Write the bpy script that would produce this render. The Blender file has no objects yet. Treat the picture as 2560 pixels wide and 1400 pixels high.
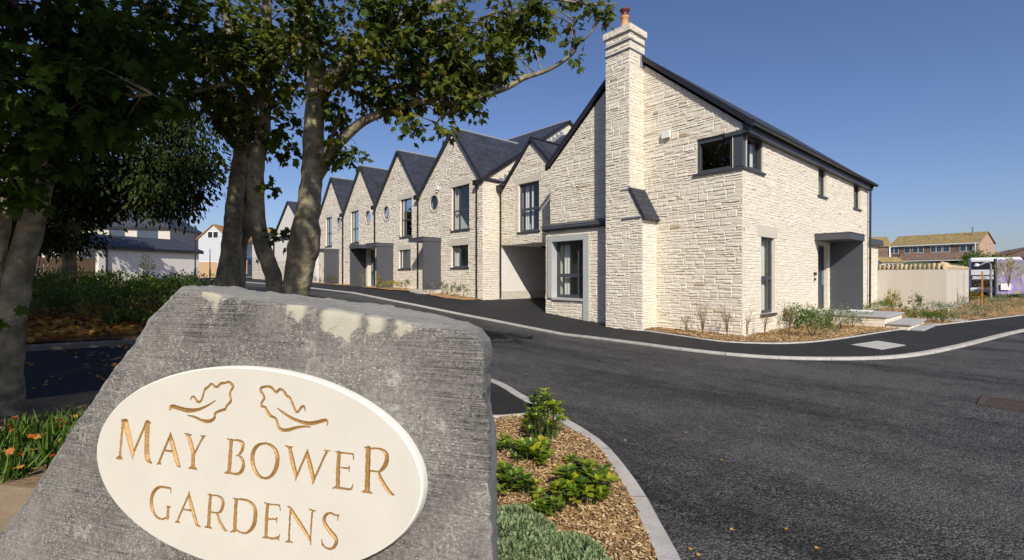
import bpy, bmesh, math, random
import numpy as np
from mathutils import Vector, Matrix, geometry, noise
R = math.radians
S = bpy.context.scene
C = S.collection

# ---------------------------------------------------------------- camera, sky, sun, exposure
FPX, CA, SA, HZ, ZC = 1199.0, .7477, .6640, 690.0, 1.6
cd = bpy.data.cameras.new('camera'); cam = bpy.data.objects.new('camera', cd); C.objects.link(cam)
cd.sensor_width = 36; cd.lens = FPX/2560*36; cd.shift_y = -10/2560; cd.clip_end = 2000; cd.clip_start = .05
cam.location = (0, 0, ZC); cam.rotation_euler = (R(90), 0, -math.atan2(SA, CA))
S.camera = cam
SUN = Vector((1, 1.42, -1.28)).normalized()          # direction the light travels
w = bpy.data.worlds.new('World'); S.world = w; w.use_nodes = True
nt = w.node_tree; bg = nt.nodes['Background']; sky = nt.nodes.new('ShaderNodeTexSky')
sky.sky_type = 'NISHITA'; sky.sun_disc = False; sky.sun_elevation = R(36.4); sky.sun_rotation = R(215.1)
sky.air_density = 1.0; sky.dust_density = 1.0; sky.ozone_density = 6.0; sky.altitude = 50
tint = nt.nodes.new('ShaderNodeVectorMath'); tint.operation = 'MULTIPLY'; tint.inputs[1].default_value = (1.0, .9, .97)
nt.links.new(sky.outputs[0], tint.inputs[0]); nt.links.new(tint.outputs[0], bg.inputs[0]); bg.inputs[1].default_value = .095
sl = bpy.data.lights.new('sun', 'SUN'); sl.energy = 4.2; sl.angle = R(.5); sl.color = (1, .93, .82)
so = bpy.data.objects.new('sun', sl); C.objects.link(so); so.rotation_euler = SUN.to_track_quat('-Z', 'Y').to_euler()
S.view_settings.view_transform = 'Standard'; S.view_settings.look = 'None'
S.view_settings.exposure = 0.27; S.view_settings.gamma = 1; S.view_settings.use_curve_mapping = False
S.render.engine = 'CYCLES'
S.cycles.max_bounces = 6; S.cycles.transparent_max_bounces = 12; S.cycles.transmission_bounces = 4

# ---------------------------------------------------------------- helpers
def ray(px, py):
    dx = (px-1280)/FPX
    return Vector((dx*CA+SA, -dx*SA+CA, (HZ-py)/FPX))
def P(px, py, D): return Vector((0, 0, ZC)) + ray(px, py)*D
def onZ(px, py, z):
    r = ray(px, py); return Vector((0, 0, ZC)) + r*((z-ZC)/r.z)
ZT = [(-60, 0), (8.5, 0), (10, .1), (12, .26), (15, .5), (20, .8), (25, .9), (33, 1.02), (50, 1.2), (75, 1.5), (130, 1.9), (2000, 6)]
def zf(x, y):
    z = ZT[-1][1]
    for (a, za), (b, zb) in zip(ZT, ZT[1:]):
        if y <= b: z = za+(zb-za)*max(0, (y-a))/(b-a); break
    if y < 30: z += .02*max(0, min(x, 45)-27)
    h = max(0, x-45)*.045; h = min(h, 6)
    return z + h*max(0, min(1, (60-y)/40))
def ground_at(px, D): 
    r = ray(px, 690); return Vector((r.x*D, r.y*D, zf(r.x*D, r.y*D)))

def tag(o, label=None, cat=None, group=None, kind=None):
    if label: o['label'] = label
    if cat: o['category'] = cat
    if group: o['group'] = group
    if kind: o['kind'] = kind
    return o
def empty(name, loc, label, cat, group=None, rz=0):
    o = bpy.data.objects.new(name, None); C.objects.link(o); o.location = loc; o.rotation_euler = (0, 0, rz)
    o.empty_display_size = .2
    return tag(o, label, cat, group)
def wloc(o):
    v = Vector(o.location)
    while o.parent: o = o.parent; v = v+Vector(o.location)
    return v

class MB:
    def __init__(s): s.v = []; s.f = []; s.t = []
    def quad(s, *p, t=.5):
        n = len(s.v); s.v += [tuple(q) for q in p]; s.f.append(tuple(range(n, n+len(p)))); s.t.append(t)
    def box(s, x0, x1, y0, y1, z0, z1, t=.5):
        n = len(s.v)
        s.v += [(x, y, z) for z in (z0, z1) for y in (y0, y1) for x in (x0, x1)]
        for f in ((0, 2, 3, 1), (4, 5, 7, 6), (0, 1, 5, 4), (2, 6, 7, 3), (0, 4, 6, 2), (1, 3, 7, 5)):
            s.f.append(tuple(n+i for i in f)); s.t.append(t)
    def bev(s, x0, x1, y0, y1, z0, z1, b=.01, t=.5):      # chamfered box
        bm = bmesh.new(); bmesh.ops.create_cube(bm, size=1)
        for q in bm.verts: q.co = Vector(((x0+x1)/2+q.co.x*(x1-x0), (y0+y1)/2+q.co.y*(y1-y0), (z0+z1)/2+q.co.z*(z1-z0)))
        bmesh.ops.bevel(bm, geom=bm.edges[:], offset=b, segments=1, affect='EDGES')
        s.bm(bm, t)
    def bm(s, bm, t=.5, M=None):
        n = len(s.v); bm.verts.index_update()
        s.v += [tuple(M@q.co if M else q.co) for q in bm.verts]
        for f in bm.faces: s.f.append(tuple(n+q.index for q in f.verts)); s.t.append(t)
        bm.free()
    def fbox(s, F, s0, s1, z0, z1, d0, d1, t=.5):         # box in a wall face's frame
        n = len(s.v)
        s.v += [tuple(F(a, z, d)) for z in (z0, z1) for d in (d0, d1) for a in (s0, s1)]
        for f in ((0, 2, 3, 1), (4, 5, 7, 6), (0, 1, 5, 4), (2, 6, 7, 3), (0, 4, 6, 2), (1, 3, 7, 5)):
            s.f.append(tuple(n+i for i in f)); s.t.append(t)
    def prism(s, poly, vec, t=.5):
        n = len(s.v); k = len(poly); vec = Vector(vec)
        s.v += [tuple(p) for p in poly]+[tuple(Vector(p)+vec) for p in poly]
        s.f.append(tuple(range(n, n+k))); s.f.append(tuple(range(n+2*k-1, n+k-1, -1))); s.t += [t, t]
        for i in range(k): j = (i+1) % k; s.f.append((n+i, n+k+i, n+k+j, n+j)); s.t.append(t)
    def tube(s, pts, rad, n=8, t=.5, jit=0, caps=True, rnd=None):
        pts = [Vector(p) for p in pts]; k0 = len(s.v)
        if not isinstance(rad, (list, tuple)): rad = [rad]*len(pts)
        prev = None
        for i, p in enumerate(pts):
            d = (pts[min(i+1, len(pts)-1)]-pts[max(i-1, 0)]).normalized()
            a = (prev-d*prev.dot(d)) if prev else (Vector((1, .3, .1)) if abs(d.x) < .9 else Vector((0, 1, 0))); a = (a-d*a.dot(d)).normalized(); prev = a
            b = d.cross(a)
            for j in range(n):
                an = 2*math.pi*j/n; q = a*math.cos(an)+b*math.sin(an); rr = rad[i]
                if jit: rr *= 1+jit*(noise.noise((p+q*rad[i])*7)+.6*noise.noise((p+q*rad[i])*2.3))
                s.v.append(tuple(p+q*rr))
        for i in range(len(pts)-1):
            for j in range(n):
                a = k0+i*n+j; b = k0+i*n+(j+1) % n; s.f.append((a, b, b+n, a+n)); s.t.append(t)
        if caps: s.f.append(tuple(range(k0+n-1, k0-1, -1))); s.f.append(tuple(k0+(len(pts)-1)*n+j for j in range(n))); s.t += [t, t]
    def lathe(s, c, prof, n=16, t=.5):
        k0 = len(s.v); c = Vector(c)
        for r, z in prof:
            for j in range(n): a = 2*math.pi*j/n; s.v.append((c.x+r*math.cos(a), c.y+r*math.sin(a), c.z+z))
        for i in range(len(prof)-1):
            for j in range(n): a = k0+i*n+j; b = k0+i*n+(j+1) % n; s.f.append((a, b, b+n, a+n)); s.t.append(t)
        s.f.append(tuple(range(k0+n-1, k0-1, -1))); s.f.append(tuple(k0+(len(prof)-1)*n+j for j in range(n))); s.t += [t, t]
    def build(s, name, m, parent=None, smooth=False, local=False, label=None, uv=True):
        me = bpy.data.meshes.new(name)
        o0 = wloc(parent) if (parent and not local) else Vector((0, 0, 0))
        me.from_pydata([(x-o0.x, y-o0.y, z-o0.z) for x, y, z in s.v], [], s.f)
        me.materials.append(m)
        at = me.attributes.new('tone', 'FLOAT', 'FACE'); at.data.foreach_set('value', s.t)
        if smooth: me.polygons.foreach_set('use_smooth', [True]*len(s.f))
        if uv and len(s.f) < 60000:
            ul = me.uv_layers.new(name='UVMap'); co = s.v; k = 0; buf = []
            for p in me.polygons:
                nn = p.normal; tt = Vector((-nn.y, nn.x, 0))
                tt = tt.normalized() if tt.length > 1e-3 else Vector((1, 0, 0)); bb = nn.cross(tt)
                for vi in p.vertices:
                    q = Vector(co[vi]); buf += [q.dot(tt), q.dot(bb)]
            ul.data.foreach_set('uv', buf)
        o = bpy.data.objects.new(name, me); C.objects.link(o)
        if parent: o.parent = parent
        if label: o['label'] = label
        return o

def kids(o): return [c for c in list(C.objects) if c.parent == o]
def copy_tree(o, parent=None):
    c = o.copy(); C.objects.link(c); c.parent = parent
    for ch in kids(o): copy_tree(ch, c)
    return c

# ---------------------------------------------------------------- materials
def mat(name, col, rough=.7, var=.0, vscale=4, bump=0, bscale=30, metal=0, tone=0, tcol=None, spec=.5, detail=6, col2=None, c2scale=1.5, c2amt=.5, coat=0, coord='Object', stretch=None, transl=0):
    m = bpy.data.materials.new(name); m.use_nodes = True; n = m.node_tree; N = n.nodes; L = n.links
    b = N['Principled BSDF']; b.inputs['Roughness'].default_value = rough; b.inputs['Metallic'].default_value = metal
    b.inputs['Specular IOR Level'].default_value = spec
    tc = N.new('ShaderNodeTexCoord'); src = tc.outputs[coord]
    if stretch:
        mp = N.new('ShaderNodeMapping'); mp.inputs['Scale'].default_value = stretch; L.new(src, mp.inputs[0]); src = mp.outputs[0]
    rgb = N.new('ShaderNodeRGB'); rgb.outputs[0].default_value = (*col, 1); out = rgb.outputs[0]
    if col2:
        t = N.new('ShaderNodeTexNoise'); t.inputs['Scale'].default_value = c2scale; t.inputs['Detail'].default_value = 5; L.new(src, t.inputs['Vector'])
        cr = N.new('ShaderNodeMapRange'); cr.inputs[1].default_value = .5-.12; cr.inputs[2].default_value = .5+.14; cr.inputs[4].default_value = c2amt*2
        L.new(t.outputs[0], cr.inputs[0])
        mx = N.new('ShaderNodeMix'); mx.data_type = 'RGBA'; mx.inputs[7].default_value = (*col2, 1); L.new(cr.outputs[0], mx.inputs[0]); L.new(out, mx.inputs[6]); out = mx.outputs[2]
    if tone:
        a = N.new('ShaderNodeAttribute'); a.attribute_name = 'tone'
        if tcol:
            rp = N.new('ShaderNodeValToRGB'); el = rp.color_ramp.elements
            while len(el) < len(tcol): el.new(.5)
            for i, (p, c) in enumerate(tcol): el[i].position = p; el[i].color = (*c, 1)
            L.new(a.outputs['Fac'], rp.inputs[0]); 
            mx = N.new('ShaderNodeMix'); mx.data_type = 'RGBA'; mx.inputs[0].default_value = tone; L.new(out, mx.inputs[6]); L.new(rp.outputs[0], mx.inputs[7]); out = mx.outputs[2]
        else:
            mr = N.new('ShaderNodeMapRange'); mr.inputs[3].default_value = 1-tone; mr.inputs[4].default_value = 1+tone; L.new(a.outputs['Fac'], mr.inputs[0])
            vm = N.new('ShaderNodeVectorMath'); vm.operation = 'SCALE'; L.new(out, vm.inputs[0]); L.new(mr.outputs[0], vm.inputs[3]); out = vm.outputs[0]
    if var:
        t = N.new('ShaderNodeTexNoise'); t.inputs['Scale'].default_value = vscale; t.inputs['Detail'].default_value = detail; t.inputs['Roughness'].default_value = .65; L.new(src, t.inputs['Vector'])
        mr = N.new('ShaderNodeMapRange'); mr.inputs[1].default_value = .3; mr.inputs[2].default_value = .7; mr.inputs[3].default_value = 1-var; mr.inputs[4].default_value = 1+var; L.new(t.outputs[0], mr.inputs[0])
        vm = N.new('ShaderNodeVectorMath'); vm.operation = 'SCALE'; L.new(out, vm.inputs[0]); L.new(mr.outputs[0], vm.inputs[3]); out = vm.outputs[0]
    L.new(out, b.inputs['Base Color'])
    if bump:
        t = N.new('ShaderNodeTexNoise'); t.inputs['Scale'].default_value = bscale; t.inputs['Detail'].default_value = 6; L.new(src, t.inputs['Vector'])
        bp = N.new('ShaderNodeBump'); bp.inputs['Strength'].default_value = 1; bp.inputs['Distance'].default_value = bump; L.new(t.outputs[0], bp.inputs['Height']); L.new(bp.outputs[0], b.inputs['Normal'])
    if coat: b.inputs['Coat Weight'].default_value = coat; b.inputs['Coat Roughness'].default_value = .1
    if transl:
        tr = N.new('ShaderNodeBsdfTranslucent'); ms = N.new('ShaderNodeMixShader'); ms.inputs[0].default_value = transl
        vm = N.new('ShaderNodeVectorMath'); vm.operation = 'MULTIPLY'; vm.inputs[1].default_value = (1.5, 1.35, .5); L.new(out, vm.inputs[0]); L.new(vm.outputs[0], tr.inputs[0])
        L.new(b.outputs[0], ms.inputs[1]); L.new(tr.outputs[0], ms.inputs[2]); L.new(ms.outputs[0], N['Material Output'].inputs[0])
    return m

STC = [(0, (.42, .33, .20)), (.04, (.60, .53, .41)), (.5, (.69, .63, .515)), (1, (.77, .72, .615))]
M_stone = mat('cream_limestone', (.66, .60, .49), .92, var=.1, vscale=9, bump=.006, bscale=38, tone=.9, tcol=STC, spec=.2)
M_plainstone = mat('dressed_stone', (.56, .51, .43), .9, var=.08, vscale=6, bump=.002, bscale=60, spec=.2)
M_mortar = M_stone
M_render = mat('cream_render', (.72, .68, .63), .9, var=.05, vscale=3, bump=.001, bscale=90, spec=.2)
M_garden_wall = mat('buff_render', (.53, .505, .45), .9, var=.07, vscale=1.2, bump=.002, bscale=50, col2=(.50, .45, .34), c2scale=.9, c2amt=.3, spec=.2, stretch=(1, 1, .25))
M_concrete = mat('grey_cast_stone', (.42, .44, .42), .8, var=.05, vscale=8, bump=.001, bscale=80)
M_kerb = mat('concrete_kerb', (.40, .385, .35), .9, var=.14, vscale=12, bump=.003, bscale=70, detail=8)
M_dark = mat('anthracite_metal', (.055, .06, .072), .45, var=.05, vscale=3)
M_black = mat('black_plastic', (.018, .018, .021), .35)
M_panel = mat('anthracite_panel', (.07, .073, .085), .5, var=.05, vscale=2)
M_lead = mat('grey_lead', (.22, .25, .28), .55, var=.15, vscale=10)
M_white = mat('white_plastic', (.75, .75, .73), .4)
M_pot = mat('buff_terracotta', (.62, .33, .14), .8, var=.12, vscale=14)
M_red = mat('red_brown_metal', (.14, .03, .02), .4)
M_soil = mat('bare_soil', (.16, .11, .06), .95, var=.3, vscale=5, bump=.02, bscale=20, col2=(.25, .17, .09), c2scale=2)
M_sand = mat('sandy_path', (.34, .25, .15), .95, var=.2, vscale=6, bump=.006, bscale=40, col2=(.24, .19, .12), c2scale=3)
M_ground = mat('rough_grass_ground', (.07, .09, .03), .95, var=.3, vscale=2, bump=.03, bscale=8, col2=(.12, .11, .05), c2scale=.6)
M_wood = mat('brown_stake_wood', (.42, .2, .07), .7, var=.15, vscale=10)
M_timber = mat('pale_timber_boards', (.50, .34, .18), .7, var=.15, vscale=3, stretch=(8, 8, .5))

def asphalt(name, c1, c2, worn):
    m = bpy.data.materials.new(name); m.use_nodes = True; n = m.node_tree; N = n.nodes; L = n.links; b = N['Principled BSDF']
    tc = N.new('ShaderNodeTexCoord'); V = tc.outputs['Object']
    def noi(sc, det=5, vec=None, rough=.6):
        t = N.new('ShaderNodeTexNoise'); t.inputs['Scale'].default_value = sc; t.inputs['Detail'].default_value = det; t.inputs['Roughness'].default_value = rough; L.new(vec or V, t.inputs['Vector']); return t.outputs[0]
    def rng(x, a, bb, c, d):
        r = N.new('ShaderNodeMapRange'); [r.inputs[i+1].__setattr__('default_value', q) for i, q in enumerate((a, bb, c, d))]; L.new(x, r.inputs[0]); return r.outputs[0]
    vo = N.new('ShaderNodeTexVoronoi'); vo.inputs['Scale'].default_value = 78; L.new(V, vo.inputs['Vector'])
    sep = N.new('ShaderNodeSeparateColor'); L.new(vo.outputs['Color'], sep.inputs[0])
    agg = rng(sep.outputs[0], .3, 1, .0, .85)
    mp = N.new('ShaderNodeMapping'); mp.inputs['Scale'].default_value = (1, .25, 1); mp.inputs['Rotation'].default_value = (0, 0, R(38)); L.new(V, mp.inputs[0])
    big = rng(noi(.55, 6, mp.outputs[0], .68), .40, .60, 0, 1); mid = rng(noi(3.2, 5), .35, .65, .55, 1.15)
    mx = N.new('ShaderNodeMix'); mx.data_type = 'RGBA'; mx.inputs[6].default_value = (*c1, 1); mx.inputs[7].default_value = (*c2, 1)
    k = N.new('ShaderNodeMath'); k.operation = 'MULTIPLY'; L.new(agg, k.inputs[0]); kk = rng(big, 0, 1, .45, 1.3); L.new(kk, k.inputs[1])
    k2 = N.new('ShaderNodeMath'); k2.operation = 'MULTIPLY'; L.new(k.outputs[0], k2.inputs[0]); L.new(mid, k2.inputs[1]); L.new(k2.outputs[0], mx.inputs[0])
    mx2 = N.new('ShaderNodeMix'); mx2.data_type = 'RGBA'; mx2.inputs[7].default_value = (*worn, 1); L.new(mx.outputs[2], mx2.inputs[6])
    L.new(rng(big, 0, 1, 0, .6), mx2.inputs[0]); L.new(mx2.outputs[2], b.inputs['Base Color'])
    b.inputs['Roughness'].default_value = .8; b.inputs['Specular IOR Level'].default_value = .25
    bp = N.new('ShaderNodeBump'); bp.inputs['Distance'].default_value = .009; bp.inputs['Strength'].default_value = 1
    L.new(vo.outputs['Distance'], bp.inputs['Height']); bp.invert = True; L.new(bp.outputs[0], b.inputs['Normal'])
    return m
M_road = asphalt('fresh_asphalt', (.011, .011, .012), (.21, .206, .197), (.082, .08, .076))
M_kerb_old = mat('old_edging', (.16, .145, .12), .95, var=.3, vscale=8, bump=.01, bscale=25)
M_pave = asphalt('footway_asphalt', (.014, .0145, .016), (.07, .068, .068), (.028, .027, .028))

def slate(name, c, ax=(.3, .16)):
    m = bpy.data.materials.new(name); m.use_nodes = True; n = m.node_tree; N = n.nodes; L = n.links; b = N['Principled BSDF']
    uv = N.new('ShaderNodeUVMap'); uv.uv_map = 'UVMap'
    br = N.new('ShaderNodeTexBrick'); br.inputs['Scale'].default_value = 1; br.inputs['Brick Width'].default_value = ax[0]; br.inputs['Row Height'].default_value = ax[1]
    br.inputs['Mortar Size'].default_value = .008; br.inputs['Mortar Smooth'].default_value = .2; br.inputs['Bias'].default_value = 0
    br.inputs['Color1'].default_value = (*[q*.8 for q in c], 1); br.inputs['Color2'].default_value = (*[q*1.25 for q in c], 1); br.inputs['Mortar'].default_value = (*[q*.4 for q in c], 1)
    L.new(uv.outputs[0], br.inputs['Vector']); 
    t = N.new('ShaderNodeTexNoise'); t.inputs['Scale'].default_value = 1.3; t.inputs['Detail'].default_value = 6; L.new(uv.outputs[0], t.inputs['Vector'])
    mr = N.new('ShaderNodeMapRange'); mr.inputs[1].default_value = .3; mr.inputs[2].default_value = .7; mr.inputs[3].default_value = .85; mr.inputs[4].default_value = 1.15; L.new(t.outputs[0], mr.inputs[0])
    vm = N.new('ShaderNodeVectorMath'); vm.operation = 'SCALE'; L.new(br.outputs[0], vm.inputs[0]); L.new(mr.outputs[0], vm.inputs[3]); L.new(vm.outputs[0], b.inputs['Base Color'])
    b.inputs['Roughness'].default_value = .6; b.inputs['Specular IOR Level'].default_value = .4
    bp = N.new('ShaderNodeBump'); bp.inputs['Distance'].default_value = .01; bp.invert = True; L.new(br.outputs[1], bp.inputs['Height']); L.new(bp.outputs[0], b.inputs['Normal'])
    return m
M_slate = slate('blue_grey_slate', (.034, .038, .052))
M_slate_far = slate('dark_slate', (.045, .048, .062))
M_lichen = slate('lichened_brown_tiles', (.30, .22, .085), (.35, .3))
M_orange = slate('orange_lichen_tiles', (.42, .20, .06), (.35, .3))
M_browntile = slate('brown_hung_tiles', (.20, .13, .095), (.3, .2))

def glass(name, tint, refl=.35, clear=.75):
    m = bpy.data.materials.new(name); m.use_nodes = True; n = m.node_tree; N = n.nodes; L = n.links
    for q in list(N):
        if q.type == 'BSDF_PRINCIPLED': N.remove(q)
    g = N.new('ShaderNodeBsdfGlossy'); g.inputs['Roughness'].default_value = .01; tr = N.new('ShaderNodeBsdfTransparent'); tr.inputs[0].default_value = (*tint, 1)
    lw = N.new('ShaderNodeLayerWeight'); lw.inputs[0].default_value = refl; mr = N.new('ShaderNodeMapRange'); mr.inputs[3].default_value = 1-clear; mr.inputs[4].default_value = 1
    L.new(lw.outputs['Fresnel'], mr.inputs[0]); ms = N.new('ShaderNodeMixShader'); L.new(mr.outputs[0], ms.inputs[0]); L.new(tr.outputs[0], ms.inputs[1]); L.new(g.outputs[0], ms.inputs[2])
    L.new(ms.outputs[0], N['Material Output'].inputs[0]); return m
M_glass = glass('window_glass', (.8, .84, .84), .12, .92)
M_teal = glass('blue_film_glass', (.10, .5, .62), .4, .7)
M_room = mat('pale_room_wall', (.55, .56, .50), .9)
M_roomdark = mat('dim_room_wall', (.12, .11, .08), .9)
M_curtain = mat('white_curtain', (.75, .75, .72), .9)

# ---------------------------------------------------------------- stone walling
def clip(poly, region):                                  # convex clip, both CCW in (s,z)
    out = poly
    for (ax, ay), (bx, by) in zip(region, region[1:]+region[:1]):
        inp = out; out = []
        if not inp: break
        side = lambda p: (bx-ax)*(p[1]-ay)-(by-ay)*(p[0]-ax)
        for p, q in zip(inp, inp[1:]+inp[:1]):
            a, b = side(p), side(q)
            if a >= -1e-9: out.append(p)
            if (a > 1e-9 and b < -1e-9) or (a < -1e-9 and b > 1e-9):
                t = a/(a-b); out.append((p[0]+t*(q[0]-p[0]), p[1]+t*(q[1]-p[1])))
    return out
def cut(r, h):
    a, b, c, d = r; e, f, g, k = h
    if b <= e or a >= f or d <= g or c >= k: return [r]
    o = []
    if a < e: o.append((a, e, c, d))
    if b > f: o.append((f, b, c, d))
    a2, b2 = max(a, e), min(b, f)
    if c < g: o.append((a2, b2, c, g))
    if d > k: o.append((a2, b2, k, d))
    return o
def inside(p, region):
    return all((b[0]-a[0])*(p[1]-a[1])-(b[1]-a[1])*(p[0]-a[0]) >= -1e-6 for a, b in zip(region, region[1:]+region[:1]))
def stonewall(mb, F, region, holes=(), circles=(), seed=1, rough=1.0):
    rnd = random.Random(seed)
    s0 = min(p[0] for p in region); s1 = max(p[0] for p in region); z0 = min(p[1] for p in region); z1 = max(p[1] for p in region)
    # orient the face outwards whatever the frame
    flip = (F(1, 0, 0)-F(0, 0, 0)).cross(F(0, 1, 0)-F(0, 0, 0)).dot(F(0, 0, 1)-F(0, 0, 0)) < 0
    def face(pts, t):
        mb.quad(*(pts[::-1] if flip else pts), t=t)
    z = z0
    while z < z1:
        h = rnd.choice((.15, .17, .19, .2, .22, .12)); s = s0-rnd.random()*.3
        while s < s1:
            k = rnd.random(); L = rnd.uniform(.22, .58)
            if k < .16 and h > .14: L = rnd.uniform(.15, .36); cells = [(s, s+L, z, z+h)]
            elif k < .84 or h < .17:
                m = z+h*rnd.uniform(.4, .6); cells = []
                for a, b in ((z, m), (m, z+h)):
                    if rnd.random() < .45 and L > .32: q = s+L*rnd.uniform(.35, .65); cells += [(s, q, a, b), (q, s+L, a, b)]
                    else: cells.append((s, s+L, a, b))
            else:
                a1 = z+h*.34; a2 = z+h*.67; cells = [(s, s+L, z, a1), (s, s+L, a1, a2), (s, s+L, a2, z+h)]
            s += L
            for c in cells:
                rs = [(max(c[0], s0), min(c[1], s1), c[2], min(c[3], z1))]
                for hh in holes: rs = [q for r in rs for q in cut(r, hh)]
                for (a, b, c0, d) in rs:
                    if b-a < .012 or d-c0 < .012: continue
                    tone = min(1, max(.045, rnd.gauss(.57, .14)));
                    if rnd.random() < .006: tone = 0
                    rect = [(a, c0), (b, c0), (b, d), (a, d)]
                    near = [cc for cc in circles if abs((a+b)/2-cc[0]) < cc[2]+(b-a)/2 and abs((c0+d)/2-cc[1]) < cc[2]+(d-c0)/2]
                    full = all(inside(p, region) for p in rect)
                    j = min(.0055, (b-a)*.2, (d-c0)*.2); base = rnd.uniform(.004, .0145)*rough
                    if full:
                        ts = .05 if near else .075
                        nx = max(3, int((b-a)/ts)); nz = max(3, int((d-c0)/(.05 if near else .04))); bv = lambda i, n, w_: 0 if i == 0 else (1 if i == n else (min(.3, .018/w_) if i == 1 else (1-min(.3, .018/w_) if i == n-1 else i/n)))
                        if not near: face([F(p[0], p[1], 0) for p in rect], .6)
                        g = {}; tx = rnd.uniform(-.008, .008)*rough; tz = rnd.uniform(-.009, .006)*rough; chip = rnd.random() < .3
                        for ix in range(nx+1):
                            for iz in range(nz+1):
                                u = a+j+(b-a-2*j)*(bv(ix, nx, b-a) if not near else ix/nx); v = c0+j+(d-c0-2*j)*(bv(iz, nz, d-c0) if not near else iz/nz)
                                ed = ix in (0, nx) or iz in (0, nz)
                                if not ed and 1 < ix < nx-1: u += rnd.uniform(-.2, .2)*(b-a)/nx
                                dd = rnd.uniform(.0006, .002) if ed else base+tx*(ix/nx-.5)*2+tz*(iz/nz-.5)*2+rnd.uniform(-.007, .011)*rough*(1.7 if chip else .8)
                                g[ix, iz] = F(u, v, max(.0006, dd))
                        for ix in range(nx):
                            for iz in range(nz):
                                if near:
                                    u = a+(b-a)*(ix+.5)/nx; v = c0+(d-c0)*(iz+.5)/nz
                                    if any(math.hypot(u-cc[0], v-cc[1]) < cc[2] for cc in near): continue
                                    face([F(a+(b-a)*(ix+e)/nx, c0+(d-c0)*(iz+f)/nz, 0) for e, f in ((0, 0), (1, 0), (1, 1), (0, 1))], .75)
                                face([g[ix, iz], g[ix+1, iz], g[ix+1, iz+1], g[ix, iz+1]], tone)
                    else:
                        p = clip(rect, region)
                        if len(p) < 3: continue
                        face([F(x, y, 0) for x, y in p], .75)
                        cx = sum(q[0] for q in p)/len(p); cy = sum(q[1] for q in p)/len(p)
                        o = [(cx+(x-cx)*.93, cy+(y-cy)*.88) for x, y in p]; i = [(cx+(x-cx)*.7, cy+(y-cy)*.6) for x, y in p]
                        face([F(x, y, base) for x, y in i], tone)
                        for q in range(len(p)):
                            q2 = (q+1) % len(p); face([F(*o[q], .004), F(*o[q2], .004), F(*i[q2], base), F(*i[q], base)], tone)
        z += h
def reveal(mb, F, h, dep, t=.6):
    a, b, c, d = h
    for p, q in (((a, c), (b, c)), ((b, c), (b, d)), ((b, d), (a, d)), ((a, d), (a, c))):
        mb.quad(F(*p, .01), F(*q, .01), F(*q, -dep), F(*p, -dep), t=t)
def FX(X0): return lambda s, z, d=0: Vector((X0-d, s, z))
def FY(Y0): return lambda s, z, d=0: Vector((s, Y0-d, z))
def FG(o, u, n):
    o, u, n = Vector(o), Vector(u).normalized(), Vector(n).normalized(); return lambda s, z, d=0: o+u*s+n*d+Vector((0, 0, z))

def window(par, F, a, b, c, d, rec=.07, ver=(), hor=(), gm=None, fw=.05, sill=.06, room=True, blind=None, fm=None, rm=None, name='window', label=None, sillm=None, depth=1.6):
    fm = fm or M_dark; gm = gm or M_glass
    m = MB(); D0, D1 = -rec-.06, -rec
    m.fbox(F, a, a+fw, c, d, D0, D1); m.fbox(F, b-fw, b, c, d, D0, D1); m.fbox(F, a+fw, b-fw, c, c+fw, D0, D1); m.fbox(F, a+fw, b-fw, d-fw, d, D0, D1)
    for x in ver: m.fbox(F, x-fw*.55, x+fw*.55, c+fw, d-fw, D0, D1+.004)
    for y in hor: m.fbox(F, a+fw, b-fw, y-fw*.6, y+fw*.6, D0+.004, D1+.007)
    w_ = m.build(name, fm, par, label=label)
    g = MB(); g.quad(F(a+fw*.6, c+fw*.6, -rec-.03), F(b-fw*.6, c+fw*.6, -rec-.03), F(b-fw*.6, d-fw*.6, -rec-.03), F(a+fw*.6, d-fw*.6, -rec-.03)); g.build('pane', gm, w_)
    if sill:
        k = MB(); k.fbox(F, a-.06, b+.06, c-.055, c-.002, -rec, sill); k.build('sill', sillm or M_dark, w_)
    if room:
        r = MB(); e = -rec-.07; f = e-depth; A, B, Cc, Dd = a-.5, b+.5, c-.3 if c > 1 else c-.02, d+.2
        r.quad(F(A, Cc, f), F(B, Cc, f), F(B, Dd, f), F(A, Dd, f)); r.quad(F(A, Cc, e), F(A, Cc, f), F(A, Dd, f), F(A, Dd, e)); r.quad(F(B, Cc, e), F(B, Cc, f), F(B, Dd, f), F(B, Dd, e))
        r.quad(F(A, Cc, e), F(B, Cc, e), F(B, Cc, f), F(A, Cc, f)); r.quad(F(A, Dd, e), F(B, Dd, e), F(B, Dd, f), F(A, Dd, f))
        r.build('room_wall', rm or M_room, w_)
    if blind:
        k = MB()
        for (s0_, s1_) in blind:
            n = max(2, int((s1_-s0_)/.05))
            for i in range(n):
                x0 = s0_+(s1_-s0_)*i/n; x1 = s0_+(s1_-s0_)*(i+1)/n; e = -rec-.14
                k.quad(F(x0, c+.03, e-.03*(i % 2)), F(x1, c+.03, e-.03*((i+1) % 2)), F(x1, d-.03, e-.03*((i+1) % 2)), F(x0, d-.03, e-.03*(i % 2)))
        k.build('curtain', M_curtain, w_)
    return w_
def roofslab(mb, p0, p1, p2, p3, th=.07):
    p = [Vector(q) for q in (p0, p1, p2, p3)]; n = (p[1]-p[0]).cross(p[3]-p[0]).normalized()
    if n.z < 0: n = -n
    mb.prism([q for q in p], n*th)
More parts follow.
